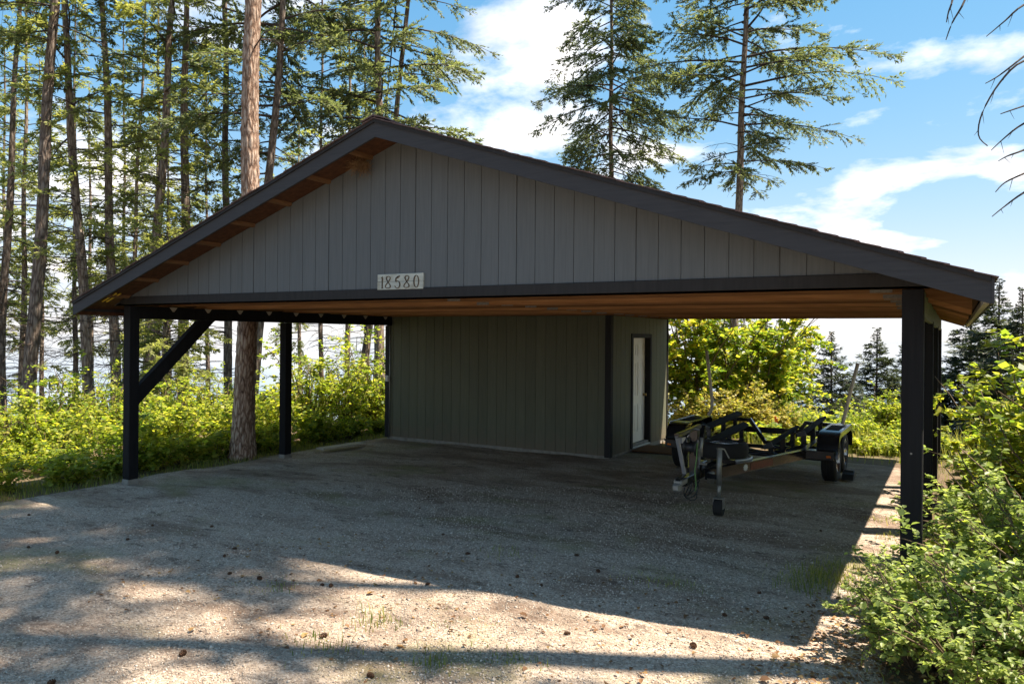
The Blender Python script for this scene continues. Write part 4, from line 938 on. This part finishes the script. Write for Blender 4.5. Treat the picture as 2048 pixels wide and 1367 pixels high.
low_conifer(2046, 575, 24, 9, 'dark fir at the right edge of the photo', cs=1.2)
low_conifer(335, 380, 17, 6, 'bright green young conifer crowded above the left roof slope', 'sapling', 1.0)
# slender trees deeper in the wood
deep = [(8, 30, 'far slender conifer at the left edge, between the first two trunks'), (84, 34, 'far slender conifer just right of the thick leaning dark trunk'), (182, 36, 'far slender conifer just right of the left-leaning trunk'),
        (250, 30, 'far slender conifer right of the straight trunk by the front left post'), (338, 35, 'far slender conifer behind the dark-topped conifer'), (415, 34, 'far slender conifer left of the slim trunk beside the big pine'),
        (600, 33, 'far slender conifer just right of the second left post'), (642, 27, 'slender conifer midway between the second left post and the shed'), (735, 31, 'far slender conifer beside the shed corner'), (-50, 26, 'slender conifer just outside the left edge, boughs reaching in')]
for k, (px, zc, lab) in enumerate(deep):
    tree(F_, px + random.uniform(-8, 8), px, 700, random.choice((9, 10, 12)), zc, ('wood_c', 'wood_a', 'wood_b')[k % 3], lab, ('bark', 'bark_dark')[k % 2], group='slender conifers deep in the left wood', zoff=random.uniform(-1.5, 1.5))
# trees at the right, out of frame but for their dead lower boughs, shading the drive
def side_tree(x, y, r, kind, label, zoff=0.0, spin=0.0, H=22):
    e = thing(F_, (x, y, thz(x, y)), label, 'tree')
    link('trunk', trunk_mesh(H, r, 0.03, (0.1, 0.1), M['bark_dark'], seed=int(x * 10)), None, e)
    for nm, me in (('crown', CV[kind][0]), ('branches', CV[kind][1])):
        o = link(nm, me, None, e); o.location = (0, 0, zoff); o.rotation_euler = (0, 0, spin)
    return e
sA = side_tree(2.9, 6.7, 0.20, 'sparse', 'conifer at the right edge whose bare lower boughs hang into the sky', 10.5, 0.4, 34)
side_tree(3.6, 8.5, 0.17, 'high', 'conifer far out to the right whose shade falls across the left foreground', 10.5, 4.2, 34)
side_tree(4.9, 6.1, 0.15, 'sparse', 'conifer out to the right whose shade dapples the near gravel', 2.0, 2.0, 26)
side_tree(1.35, 10.0, 0.18, 'high', 'tall conifer right of the carport whose high crown shades the left gravel', 9.0, 0.5, 33)
side_tree(2.7, 9.4, 0.17, 'high', 'conifer beside the tall shrubs right of the posts', 10.0, 2.5, 34)
side_tree(4.0, 12.6, 0.18, 'sparse', 'conifer right of the carport behind the tall shrubs', 6.0, 1.1, 30)
# bare hanging boughs of that tree (photo's upper right corner)
bz = []
zcb = 6.2
bough_px = [[(2120, 120), (2048, 122), (2000, 165), (1965, 225), (1957, 270), (1975, 292)], [(2120, 60), (2048, 113), (2000, 150), (1971, 167)], [(2120, -20), (2048, 10), (2010, 42), (1973, 73)],
            [(2120, 190), (2048, 212), (2001, 228)], [(2120, 215), (2048, 247), (2010, 275), (1982, 301)], [(2120, 270), (2048, 300), (2015, 312), (1997, 322)], [(2120, 315), (2048, 347), (2010, 365), (1991, 384)],
            [(2120, 345), (2048, 385), (2010, 412), (1984, 433)], [(1945, -60), (1930, 0), (1905, 45), (1892, 80)], [(1915, -60), (1905, 0), (1897, 25), (1893, 45)]]
q = MB()
for k, b in enumerate(bough_px):
    zz_ = zcb + 0.12 * math.sin(k * 2.1)
    pts = [atD(x, y, zz_ + 0.35 * (i == 0)) for i, (x, y) in enumerate(b)]
    # smooth the polyline
    sm = []
    for i in range(len(pts) - 1):
        p0, p1, p2, p3 = pts[max(i - 1, 0)], pts[i], pts[i + 1], pts[min(i + 2, len(pts) - 1)]
        for t in np.linspace(0, 1, 5)[:-1]:
            sm.append(0.5 * ((2 * p1) + (p2 - p0) * t + (2 * p0 - 5 * p1 + 4 * p2 - p3) * t * t + (3 * p1 - p0 - 3 * p2 + p3) * t ** 3))
    sm.append(pts[-1])
    n = len(sm); q.tube(sm, [0.011 - 0.0075 * i / (n - 1) for i in range(n)], 6)
    hub = Vector((2.9, 6.7, sm[0].z + 0.25)); q.tube([hub, hub.lerp(sm[0], 0.5) + Vector((0, 0, 0.08)), sm[0]], [0.02, 0.014, 0.011], 6)
    for j in range(3, n - 1, 3):
        d = Vector((random.uniform(-0.05, 0.05), random.uniform(-0.05, 0.05), -random.uniform(0.03, 0.12))); q.tube([sm[j], sm[j] + d * 0.6, sm[j] + d], [0.003, 0.002, 0.001], 4)
q.build('bare_bough', M['twig'], sA)

# ------------------------------------------------------------------ shrubs
def shrub_arrays(H, Rr, nstem, nleaf, ls, seed, arch=0.5, up=0.55, spread=0.16, low=0.12):
    """leaf bases/vectors and stems of one shrub standing on z = 0"""
    g = np.random.default_rng(seed)
    az = np.arange(nstem) * 2.39996 + g.normal(0, 0.4, nstem); ln = g.uniform(0.65, 1.08, nstem); lean = g.uniform(0.1, 1.0, nstem) ** 0.6
    t = np.linspace(0, 1, 7)
    px = np.cos(az)[:, None] * Rr * lean[:, None] * (t[None] ** 1.15) * ln[:, None]; py = np.sin(az)[:, None] * Rr * lean[:, None] * (t[None] ** 1.15) * ln[:, None]
    pz = H * ln[:, None] * (1 - 0.28 * lean[:, None]) * (t[None] - arch * lean[:, None] * 0.45 * t[None] ** 2.2)
    paths = np.stack([px, py, pz], -1) + g.normal(0, 0.02 * H, (nstem, 7, 3)) * t[None, :, None]
    # side twigs
    nt2 = nstem * 7; si = g.integers(0, nstem, nt2); tt = g.uniform(0.25, 0.98, nt2); k = np.clip((tt * 6).astype(int), 0, 5); fr = tt * 6 - k
    b0 = paths[si, k] * (1 - fr)[:, None] + paths[si, k + 1] * fr[:, None]
    d = unit(np.stack([np.cos(az[si]), np.sin(az[si]), np.full(nt2, 0.5)], -1) * 0.5 + g.normal(0, 0.75, (nt2, 3)) + [0, 0, 0.15])
    L2 = g.uniform(0.5, 1.3, nt2) * spread * max(H, Rr) * 1.4
    tw = np.stack([b0, b0 + d * (L2 * 0.5)[:, None], b0 + d * L2[:, None] - np.array([0, 0, 1]) * (0.15 * L2)[:, None]], 1)
    # leaves sit on twigs in loose pairs
    wi = g.integers(0, nt2, nleaf); u = g.uniform(0.1, 1.05, nleaf)[:, None]
    p = np.where(u < 0.5, tw[wi, 0] + (tw[wi, 1] - tw[wi, 0]) * u * 2, tw[wi, 1] + (tw[wi, 2] - tw[wi, 1]) * (u - 0.5) * 2) + g.normal(0, 0.16 * ls, (nleaf, 3))
    a = unit(np.cross(d[wi], g.normal(0, 1, (nleaf, 3))) + d[wi] * 0.5); a[:, 2] *= 0.45; a[:, 2] -= 0.10; a = unit(a)
    nn = unit(np.stack([g.normal(0, 0.55, nleaf), g.normal(0, 0.55, nleaf), np.ones(nleaf) * up * 2], -1)); w = unit(np.cross(a, nn)); nn = np.cross(w, a)
    s_ = ls * g.uniform(0.55, 1.2, nleaf)[:, None]
    keep = p[:, 2] > low * H * g.random(nleaf)
    return (p[keep], (a * s_)[keep], (w * s_ * 0.36)[keep], nn[keep], paths, tw)
def shrub_meshes(nm, H, Rr, nstem, nleaf, ls, seed, leafm, fine=False, **kw):
    p, a, w, nn, paths, tw = shrub_arrays(H, Rr, nstem, nleaf, ls, seed, **kw)
    V, F = leaves_from(p, a, w, nn) if fine else quads_from(p, a, w * 1.15)
    fol = npmesh(nm + '_foliage', V, F, leafm)
    r0 = 0.006 + 0.005 * H
    V1, F1 = tubes_np(paths, np.tile(np.linspace(r0, r0 * 0.3, 7), (len(paths), 1)), 5); V2, F2 = tubes_np(tw[::2], np.tile(np.array([r0 * 0.32, r0 * 0.25, r0 * 0.15]), (len(tw[::2]), 1)), 3)
    st_ = npmesh(nm + '_stems', np.concatenate([V1, V2]), np.concatenate([F1, F2 + len(V1)]), M['stem'])
    return fol, st_
def shrub(name, meshes, x, y, label, cat='shrub', group=None, scale=(1, 1, 1), rot=0.0, dz=-0.02):
    e = thing(name, (x, y, thz(x, y) + dz), label, cat, group); e.rotation_euler = (0, 0, rot); e.scale = scale
    link('foliage', meshes[0], None, e); link('stems', meshes[1], None, e); return e
# near right: snowberry thicket around the right post
SN = [shrub_meshes('snowberry%d' % k, 1.15, 1.0, 38, 5600, 0.047, 40 + k, M['leaf_near'], True, arch=0.6, up=0.8, spread=0.17, low=0.05) for k in range(3)]
near = [(0.42, 5.55, 0.92, 'low snowberry bush filling the lower right corner of the photo'), (0.78, 6.35, 1.15, 'rounded snowberry bush just right of the front right post'),
        (-0.12, 5.85, 0.60, 'small loose snowberry sprouting onto the gravel left of the post foot'), (0.62, 7.5, 1.35, 'taller snowberry bush behind the front right post'),
        (1.35, 5.75, 1.05, 'snowberry bush at the right edge of the photo, below the tall shrubs'), (0.25, 6.75, 0.8, 'snowberry bush hugging the right side of the front right post'),
        (-0.22, 5.45, 0.70, 'snowberry bush leaning over the gravel at the corner of the roof shadow'), (0.10, 5.15, 0.80, 'snowberry bush nearest the camera at lower right'), (-0.10, 6.15, 0.62, 'small snowberry bush hiding the foot of the front right post')]
for k, (x, y, s, lab) in enumerate(near): shrub('snowberry_bush', SN[k % 3], x, y, lab, scale=(s, s, s), rot=k * 1.3, group='snowberry bushes by the right post')
# taller broad-leaved shrubs right of the posts
BL = [shrub_meshes('thimble%d' % k, 2.3, 1.25, 22, 4200, 0.10, 60 + k, M['leaf'], False, arch=0.35, up=0.7, spread=0.15, low=0.1) for k in range(2)]
for k, (x, y, s, lab) in enumerate([(0.95, 9.4, 1.0, 'tall yellow-green shrub beside the middle right posts'), (1.75, 8.6, 1.12, 'tall leafy shrub at the right edge under the dark firs'),
                                    (0.75, 11.6, 0.95, 'yellow-green shrub beside the rear right post'), (2.3, 11.2, 1.35, 'tallest yellow-green shrub right of the posts, below the eave tip')]):
    shrub('broadleaf_shrub', BL[k % 2], x, y, lab, scale=(s, s, s), rot=k * 2.1, group='tall shrubs right of the posts')
# maple thicket behind the trailer
MP = [shrub_meshes('maple%d' % k, 4.6, 2.0, 34, 15000, 0.125, 70 + k, M['leaf_maple'], False, arch=0.25, up=0.7, spread=0.12, low=0.1) for k in range(2)]
for px, zc, s, lab in ((1395, 18.0, 0.95, 'dense green maple just right of the shed, behind the left trailer fender'), (1492, 19.0, 0.98, 'rounded yellow-green maple behind the trailer bunks'), (1538, 21.0, 0.86, 'lower maple at the right end of the thicket behind the trailer')):
    p = atD(px, 700, zc); shrub('young_maple', MP[int(px) % 2], p.x, p.y, lab, 'tree', 'young maples behind the trailer', (s, s, s), px * 0.01)
YB_ = shrub_meshes('yellowbush', 1.3, 1.0, 26, 3600, 0.075, 81, M['leaf_yellow'], False, arch=0.5, up=0.7, spread=0.17)
for px, zc, s, lab in ((1400, 16.6, 1.0, 'yellowing bush behind the left trailer fender'), (1490, 16.9, 1.15, 'tawny yellow bush behind the trailer bunks'), (1555, 17.4, 0.8, 'low tawny bush right of the orange stake'), ):
    p = atD(px, 700, zc); shrub('yellow_bush', YB_, p.x, p.y, lab, 'shrub', 'yellowing bushes behind the trailer', (s, s, s), px)
for px, zc, s, lab in ((1765, 18.0, 0.66, 'yellow-green shrub seen between the right guide pole and the posts'),):
    p = atD(px, 700, zc); shrub('broadleaf_shrub', BL[0], p.x, p.y, lab, 'shrub', None, (s, s, s), px)
# left: taller hazel-like shrubs standing out of the undergrowth
HZ = [shrub_meshes('hazel%d' % k, 2.1, 1.2, 24, 3600, 0.075, 90 + k, M['leaf'], False, arch=0.3, up=0.65, spread=0.15) for k in range(2)]
for px, zc, s, lab in ((120, 13.5, 0.95, 'light green shrub left of the front left post, tallest of its patch'), (30, 12.5, 0.85, 'pale green shrub at the left edge of the photo'), (215, 15.0, 0.85, 'shrub directly behind the front left post'),
                       (340, 15.0, 0.85, 'yellow-green shrub framed under the knee brace'), (430, 16.0, 0.80, 'shrub in front of the big pine, left side'), (620, 16.2, 1.15, 'tall bright shrub between the second left post and the shed'),
                       (690, 16.8, 1.0, 'bright shrub just left of the shed corner'), (745, 18.2, 1.25, 'yellow-orange tinged shrub touching the shed corner')):
    p = atD(px, 700, zc); shrub('leafy_shrub', HZ[int(px) % 2], p.x, p.y, lab, 'shrub', None, (s, s, s), px)

# the rest of the undergrowth is one uncountable mass of leaves
def undergrowth(name, spots, label, leafm, ls, arrs):
    Vs, Fs, k = [], [], 0; SV, SF, ks = [], [], 0
    for (x, y, s) in spots:
        p, a, w, nn, paths, tw = arrs[rng.integers(len(arrs))]
        az = rng.uniform(0, 6.28); c, s_ = math.cos(az), math.sin(az); Rt = np.array([[c, -s_, 0], [s_, c, 0], [0, 0, 1]])
        o = np.array([x, y, float(th(x, y)) - 0.05])
        V, F = quads_from((p * s) @ Rt.T + o, a @ Rt.T, w @ Rt.T * 1.15); Vs.append(V); Fs.append(F + k); k += len(V)
        V, F = tubes_np((paths[::2] * s) @ Rt.T + o, np.tile(np.linspace(0.010, 0.004, 7), (len(paths[::2]), 1)), 3); SV.append(V); SF.append(F + ks); ks += len(V)
    o = tag(link(name, npmesh(name, np.concatenate(Vs), np.concatenate(Fs), leafm)), label, 'undergrowth', None, 'stuff')
    o2 = tag(link(name + '_stems', npmesh(name + '_stems', np.concatenate(SV), np.concatenate(SF), M['stem'])), None, None, None, 'stuff'); o2.parent = o
    return o
UA = [shrub_arrays(h_, 0.75, 15, n_, l_, 100 + k, arch=0.5, up=0.7, spread=0.2, low=0.0) for k, (h_, n_, l_) in enumerate(((0.85, 1500, 0.050), (1.0, 1050, 0.078), (1.15, 620, 0.115), (1.3, 900, 0.07), (0.7, 1300, 0.06)))]
spots = []
for k in range(140):
    px = rng.uniform(-60, 770); zc = 11.5 + 14 * rng.random() ** 1.3
    p = atD(px, 700, zc)
    if p.x > -11.0 - 0.3 * rng.random() or p.y < 2.5: continue
    spots.append((p.x, p.y, rng.uniform(0.75, 1.45)))
for k in range(26):
    y = 3.0 + 10.5 * k / 26 + rng.uniform(-0.2, 0.2); spots.append((-10.75 - rng.uniform(0, 0.35), y, rng.uniform(0.45, 0.75)))
undergrowth('undergrowth', spots, 'tangle of light green leafy undergrowth along the left edge of the gravel', M['leaf'], 0.062, UA)
spots = []
for k in range(46):
    px = rng.uniform(1340, 1880); zc = rng.uniform(16.6, 23); p = atD(px, 700, zc)
    if p.y < 15.8: continue
    spots.append((p.x, p.y, rng.uniform(0.45, 0.9)))
for k in range(40): spots.append((rng.uniform(-4.3, 0.6), rng.uniform(15.0, 17.5), rng.uniform(0.22, 0.5)))
for k in range(22): spots.append((rng.uniform(0.1, 1.6), rng.uniform(7.5, 15.5), rng.uniform(0.35, 0.65)))
for k in range(34): spots.append((rng.uniform(0.3, 4.0), rng.uniform(6.5, 16), rng.uniform(0.5, 0.9)))
undergrowth('back_undergrowth', spots, 'yellow-green scrub behind and right of the carport', M['leaf'], 0.062, UA)

# tall grass behind the trailer and along the gravel edges
def grass_mass(name, pts, hgt, wid, label, m):
    n = len(pts); P = np.column_stack([pts, th(pts[:, 0], pts[:, 1]) - 0.01])
    az = rng.uniform(0, 6.28, n); h = hgt * rng.uniform(0.3, 1.15, n) * np.clip(0.75 + 0.5 * rnd_noise(pts[:, 0] * 1.7, pts[:, 1] * 1.7), 0.3, 1.3); le = rng.uniform(0.1, 0.6, n) * h
    d = np.stack([np.cos(az), np.sin(az), np.zeros(n)], -1); w = np.stack([-np.sin(az), np.cos(az), np.zeros(n)], -1) * (wid * rng.uniform(0.6, 1.2, n))[:, None]
    V = np.empty((n, 6, 3)); up = np.array([0, 0, 1.0])
    for i, t in enumerate((0, 0.55, 1.0)):
        c = P + up * (h * (t - 0.15 * t * t))[:, None] + d * (le * t * t)[:, None]
        k = (1, 0.8, 0.08)[i]; V[:, 2 * i] = c - w * k; V[:, 2 * i + 1] = c + w * k
    b = (np.arange(n) * 6)[:, None]; F = np.concatenate([b + np.array([[0, 1, 3, 2]]), b + np.array([[2, 3, 5, 4]])], 0)
    return tag(link(name, npmesh(name, V.reshape(-1, 3), F, m)), label, 'grass', None, 'stuff')
gp = []
while len(gp) < 8000:
    x, y = rng.uniform(-5.2, 1.5, 4000), 13.6 + 6.4 * rng.random(4000)
    mgn = -gravel_inside(x, y)
    ok = (rng.random(4000) < np.clip(mgn / 1.2, 0, 1) * np.clip(0.6 + 0.7 * rnd_noise(x * 2, y * 2), 0.1, 1)) & ~((x < -4.9) & (y < 15.3)); gp += list(zip(x[ok], y[ok]))
grass_mass('tall_grass', np.array(gp[:8000]), 0.34, 0.005, 'tall yellow-green grass behind the trailer', M['grass'])
gp = []
while len(gp) < 9000:
    x, y = np.concatenate([rng.uniform(-11.2, -10.1, 3000), rng.uniform(-0.7, 0.8, 500)]), np.concatenate([rng.uniform(2.5, 13.5, 3000), rng.uniform(4.5, 14, 500)])
    ok = (gravel_inside(x, y) < 0.12); gp += list(zip(x[ok], y[ok]))
grass_mass('verge_grass', np.array(gp[:9000]), 0.16, 0.004, 'short grass fringing the gravel', M['grass'])
gp = []
for c in [onZ(1030, 1335), onZ(1000, 1320), onZ(1640, 1150), onZ(1690, 1170), onZ(1290, 1150), onZ(1330, 1165), onZ(1015, 1110), onZ(760, 1240), onZ(640, 1290), onZ(540, 1170), onZ(880, 1330), onZ(930, 1250), onZ(1760, 1040), onZ(1780, 1075)]:
    m_ = 90; gp += list(zip(rng.normal(c.x, 0.13, m_), rng.normal(c.y, 0.10, m_)))
for c in (onZ(1650, 1150), onZ(1700, 1140), onZ(1620, 1170)): gp += list(zip(rng.normal(c.x, 0.16, 220), rng.normal(c.y, 0.14, 220)))
gp = np.array(gp); gtuft = grass_mass('gravel_weeds', gp, 0.11, 0.0035, 'thin weeds sprouting through the gravel', M['grass']); gtuft.location.z = 0.02
# orange stake behind the trailer
p = atD(1552, 700, 16.2); ok_ = thing('orange_stake', (p.x, p.y, thz(p.x, p.y)), 'orange marker stake standing in the grass behind the trailer', 'stake')
zt = atD(1552, 832, 16.2).z
MB().box(p.x - 0.02, p.x + 0.02, p.y - 0.008, p.y + 0.008, thz(p.x, p.y) - 0.1, zt, 0.002).build('lath', M['orange'], ok_)
MB().bar((p.x + 0.03, p.y, zt - 0.05), (p.x + 0.05, p.y, zt - 0.25), 0.035, 0.004).build('ribbon', M['orange'], ok_)

# ------------------------------------------------------------------ gravel stones, leaf litter, cones
n = 70000
r = np.sqrt(rng.uniform(3.6 ** 2, 10.5 ** 2, n)) * 1.0; r = 3.6 + (10.5 - 3.6) * rng.random(n) ** 1.25
a = np.radians(YAW) + np.radians(rng.uniform(-37, 37, n)); X, Y = -np.sin(a) * r, np.cos(a) * r
ok = gravel_inside(X, Y) > 0.02; X, Y = X[ok], Y[ok]; n = len(X)
dens = rnd_noise(X * 1.3 + 4, Y * 1.9); ok = rng.random(n) < np.clip(0.72 + 0.5 * dens, 0.15, 1); X, Y = X[ok], Y[ok]; n = len(X)
S = rng.uniform(0.004, 0.0095, n) * np.where(rng.random(n) < 0.04, 1.7, 1.0)
octv = np.array([[1, 0, 0], [0, 1, 0], [-1, 0, 0], [0, -1, 0], [0, 0, 0.75], [0, 0, -0.75]])
V = octv[None] * (1 + rng.uniform(-0.38, 0.38, (n, 6, 1))) + rng.normal(0, 0.16, (n, 6, 3)); az = rng.uniform(0, 6.28, n)
c, s_ = np.cos(az)[:, None], np.sin(az)[:, None]; V = np.stack([V[..., 0] * c - V[..., 1] * s_, V[..., 0] * s_ + V[..., 1] * c, V[..., 2]], -1) * S[:, None, None]
V += np.stack([X, Y, gravel_z(X, Y) + S * 0.25], -1)[:, None]
of = np.array([[0, 1, 4], [1, 2, 4], [2, 3, 4], [3, 0, 4], [1, 0, 5], [2, 1, 5], [3, 2, 5], [0, 3, 5]])
F = (np.arange(n) * 6)[:, None, None] + of[None]
tag(link('gravel_stones', npmesh('gravel_stones', V.reshape(-1, 3), F.reshape(-1, 3), M['stone'])), 'loose grey stones scattered over the gravel drive', 'gravel', None, 'stuff')
# fallen leaves and litter at the foot of the near bushes
n = 5200; X = rng.normal(0.15, 0.75, n); Y = rng.uniform(3.9, 6.6, n); k = rng.random(n) < 0.12; X[k] = rng.uniform(-6, 0, k.sum()); Y[k] = rng.uniform(3.4, 6, k.sum())
ok = X > -0.75 - 0.4 * rng.random(n); ok |= k; X, Y = X[ok], Y[ok]; n = len(X)
z = np.maximum(gravel_z(X, Y), th(X, Y)) + rng.uniform(0.004, 0.022, n); az = rng.uniform(0, 6.28, n); l = rng.uniform(0.015, 0.042, n) * np.where(rng.random(n) < 0.05, 1.8, 1)
A = np.stack([np.cos(az), np.sin(az), rng.uniform(-0.25, 0.35, n)], -1); W = np.stack([-np.sin(az), np.cos(az), rng.uniform(-0.4, 0.4, n)], -1)
V, F = leaves_from(np.stack([X, Y, z], -1), A * l[:, None], W * (l * 0.38)[:, None], np.broadcast_to(np.array([0, 0, 1.0]), (n, 3)), 0.25)
tag(link('leaf_litter', npmesh('leaf_litter', V, F, M['deadleaf'])), 'brown fallen leaves under the bushes at lower right', 'leaf litter', None, 'stuff')
# pine cones, one by one
def cone_mesh(seed):
    g = random.Random(seed); q = MB(); L = 0.075
    q.tube([(0, 0, 0.022), (L * 0.5, 0, 0.024), (L, 0, 0.022)], [0.012, 0.014, 0.004], 6)
    for k in range(34):
        t = k / 34; x = L * (0.04 + 0.92 * t); rr = 0.030 * math.sin(math.pi * (0.18 + 0.76 * t)) ** 0.8; an = k * 2.4
        c = Vector((x, 0, 0.024)); d = Vector((0.45, math.cos(an), math.sin(an))).normalized(); tip = c + d * rr; sd = Vector((0, -math.sin(an), math.cos(an))) * 0.008
        if tip.z < 0.001: tip.z = 0.001
        b = c + d * rr * 0.35
        q.add([b - sd * 0.5, b + sd * 0.5, tip + sd, tip - sd, tip - sd + Vector((-0.004, 0, 0)), tip + sd + Vector((-0.004, 0, 0))], [(0, 1, 2, 3), (3, 2, 5, 4), (0, 4, 5, 1)])
    me = bpy.data.meshes.new('cone_scales'); me.from_pydata(q.v, [], q.f); me.update(); me.materials.append(M['cone']); return me
CM = [cone_mesh(k) for k in range(3)]
cones_shade = [(855, 988), (839, 1011), (890, 1066), (305, 1045), (420, 1049), (60, 1022), (258, 1073), (465, 1091), (450, 1108), (464, 1140), (641, 1162), (660, 1167), (940, 1105), (1193, 1134), (1032, 1150), (1158, 1105), (1640, 1058), (1515, 1180), (1454, 1228), (1085, 1164), (54, 1085), (112, 1100), (860, 1160), (1527, 1230)]
cones_sun = [((515, 1151), 'orange-brown pine cone on a sunlit patch left of centre'), ((360, 1303), 'orange-brown pine cone in sun near the lower left'), ((1141, 1262), 'sunlit pine cone below the front edge of the roof shadow'), ((1381, 1288), 'larger sunlit pine cone, rightmost on the bright gravel'), ((640, 1265), 'pine cone at the bottom of the sunlit gravel, left of centre'), ((748, 1343), 'pine cone in the shadow band near the bottom edge'), ((110, 1354), 'pine cone near the bottom left corner')]
def put_cone(px, py, lab, grp, k, s):
    p = onZ(px, py, 0.03); o = link('pine_cone', CM[k % 3], None, None, (p.x, p.y, gz1(p.x, p.y) - 0.002)); o.rotation_euler = (0, 0, k * 1.9); o.scale = (s, s, s); tag(o, lab, 'pine cone', grp)
for k, (px, py) in enumerate(cones_shade): put_cone(px, py, 'dark pine cone lying on the shaded gravel', 'pine cones on the shaded gravel', k, random.uniform(0.45, 0.65))
for k, ((px, py), lab) in enumerate(cones_sun): put_cone(px, py, lab, 'pine cones on the sunlit gravel', k, random.uniform(0.6, 0.8))
# thin fallen twigs
for px, py, px2, py2, lab in ((1705, 1333, 1740, 1366, 'pale fallen twig on the gravel in the lower right'), (880, 1118, 905, 1106, 'dark crooked twig on the shaded gravel'), (1960, 1280, 2046, 1356, 'long thin dry stalk leaning across the lower right bushes')):
    a, b = onZ(px, py, 0.035), onZ(px2, py2, 0.035); za = gz1(a.x, a.y); 
    q = MB().tube([(a.x, a.y, za + 0.004), ((a.x * 2 + b.x) / 3, (a.y * 2 + b.y) / 3 + 0.015, za + 0.012), ((a.x + 2 * b.x) / 3, (a.y + 2 * b.y) / 3 - 0.01, za + 0.010), (b.x, b.y, za + 0.006)], [0.005, 0.0045, 0.004, 0.002], 6)
    tag(q.build('twig', M['greytwig']), lab, 'twig')
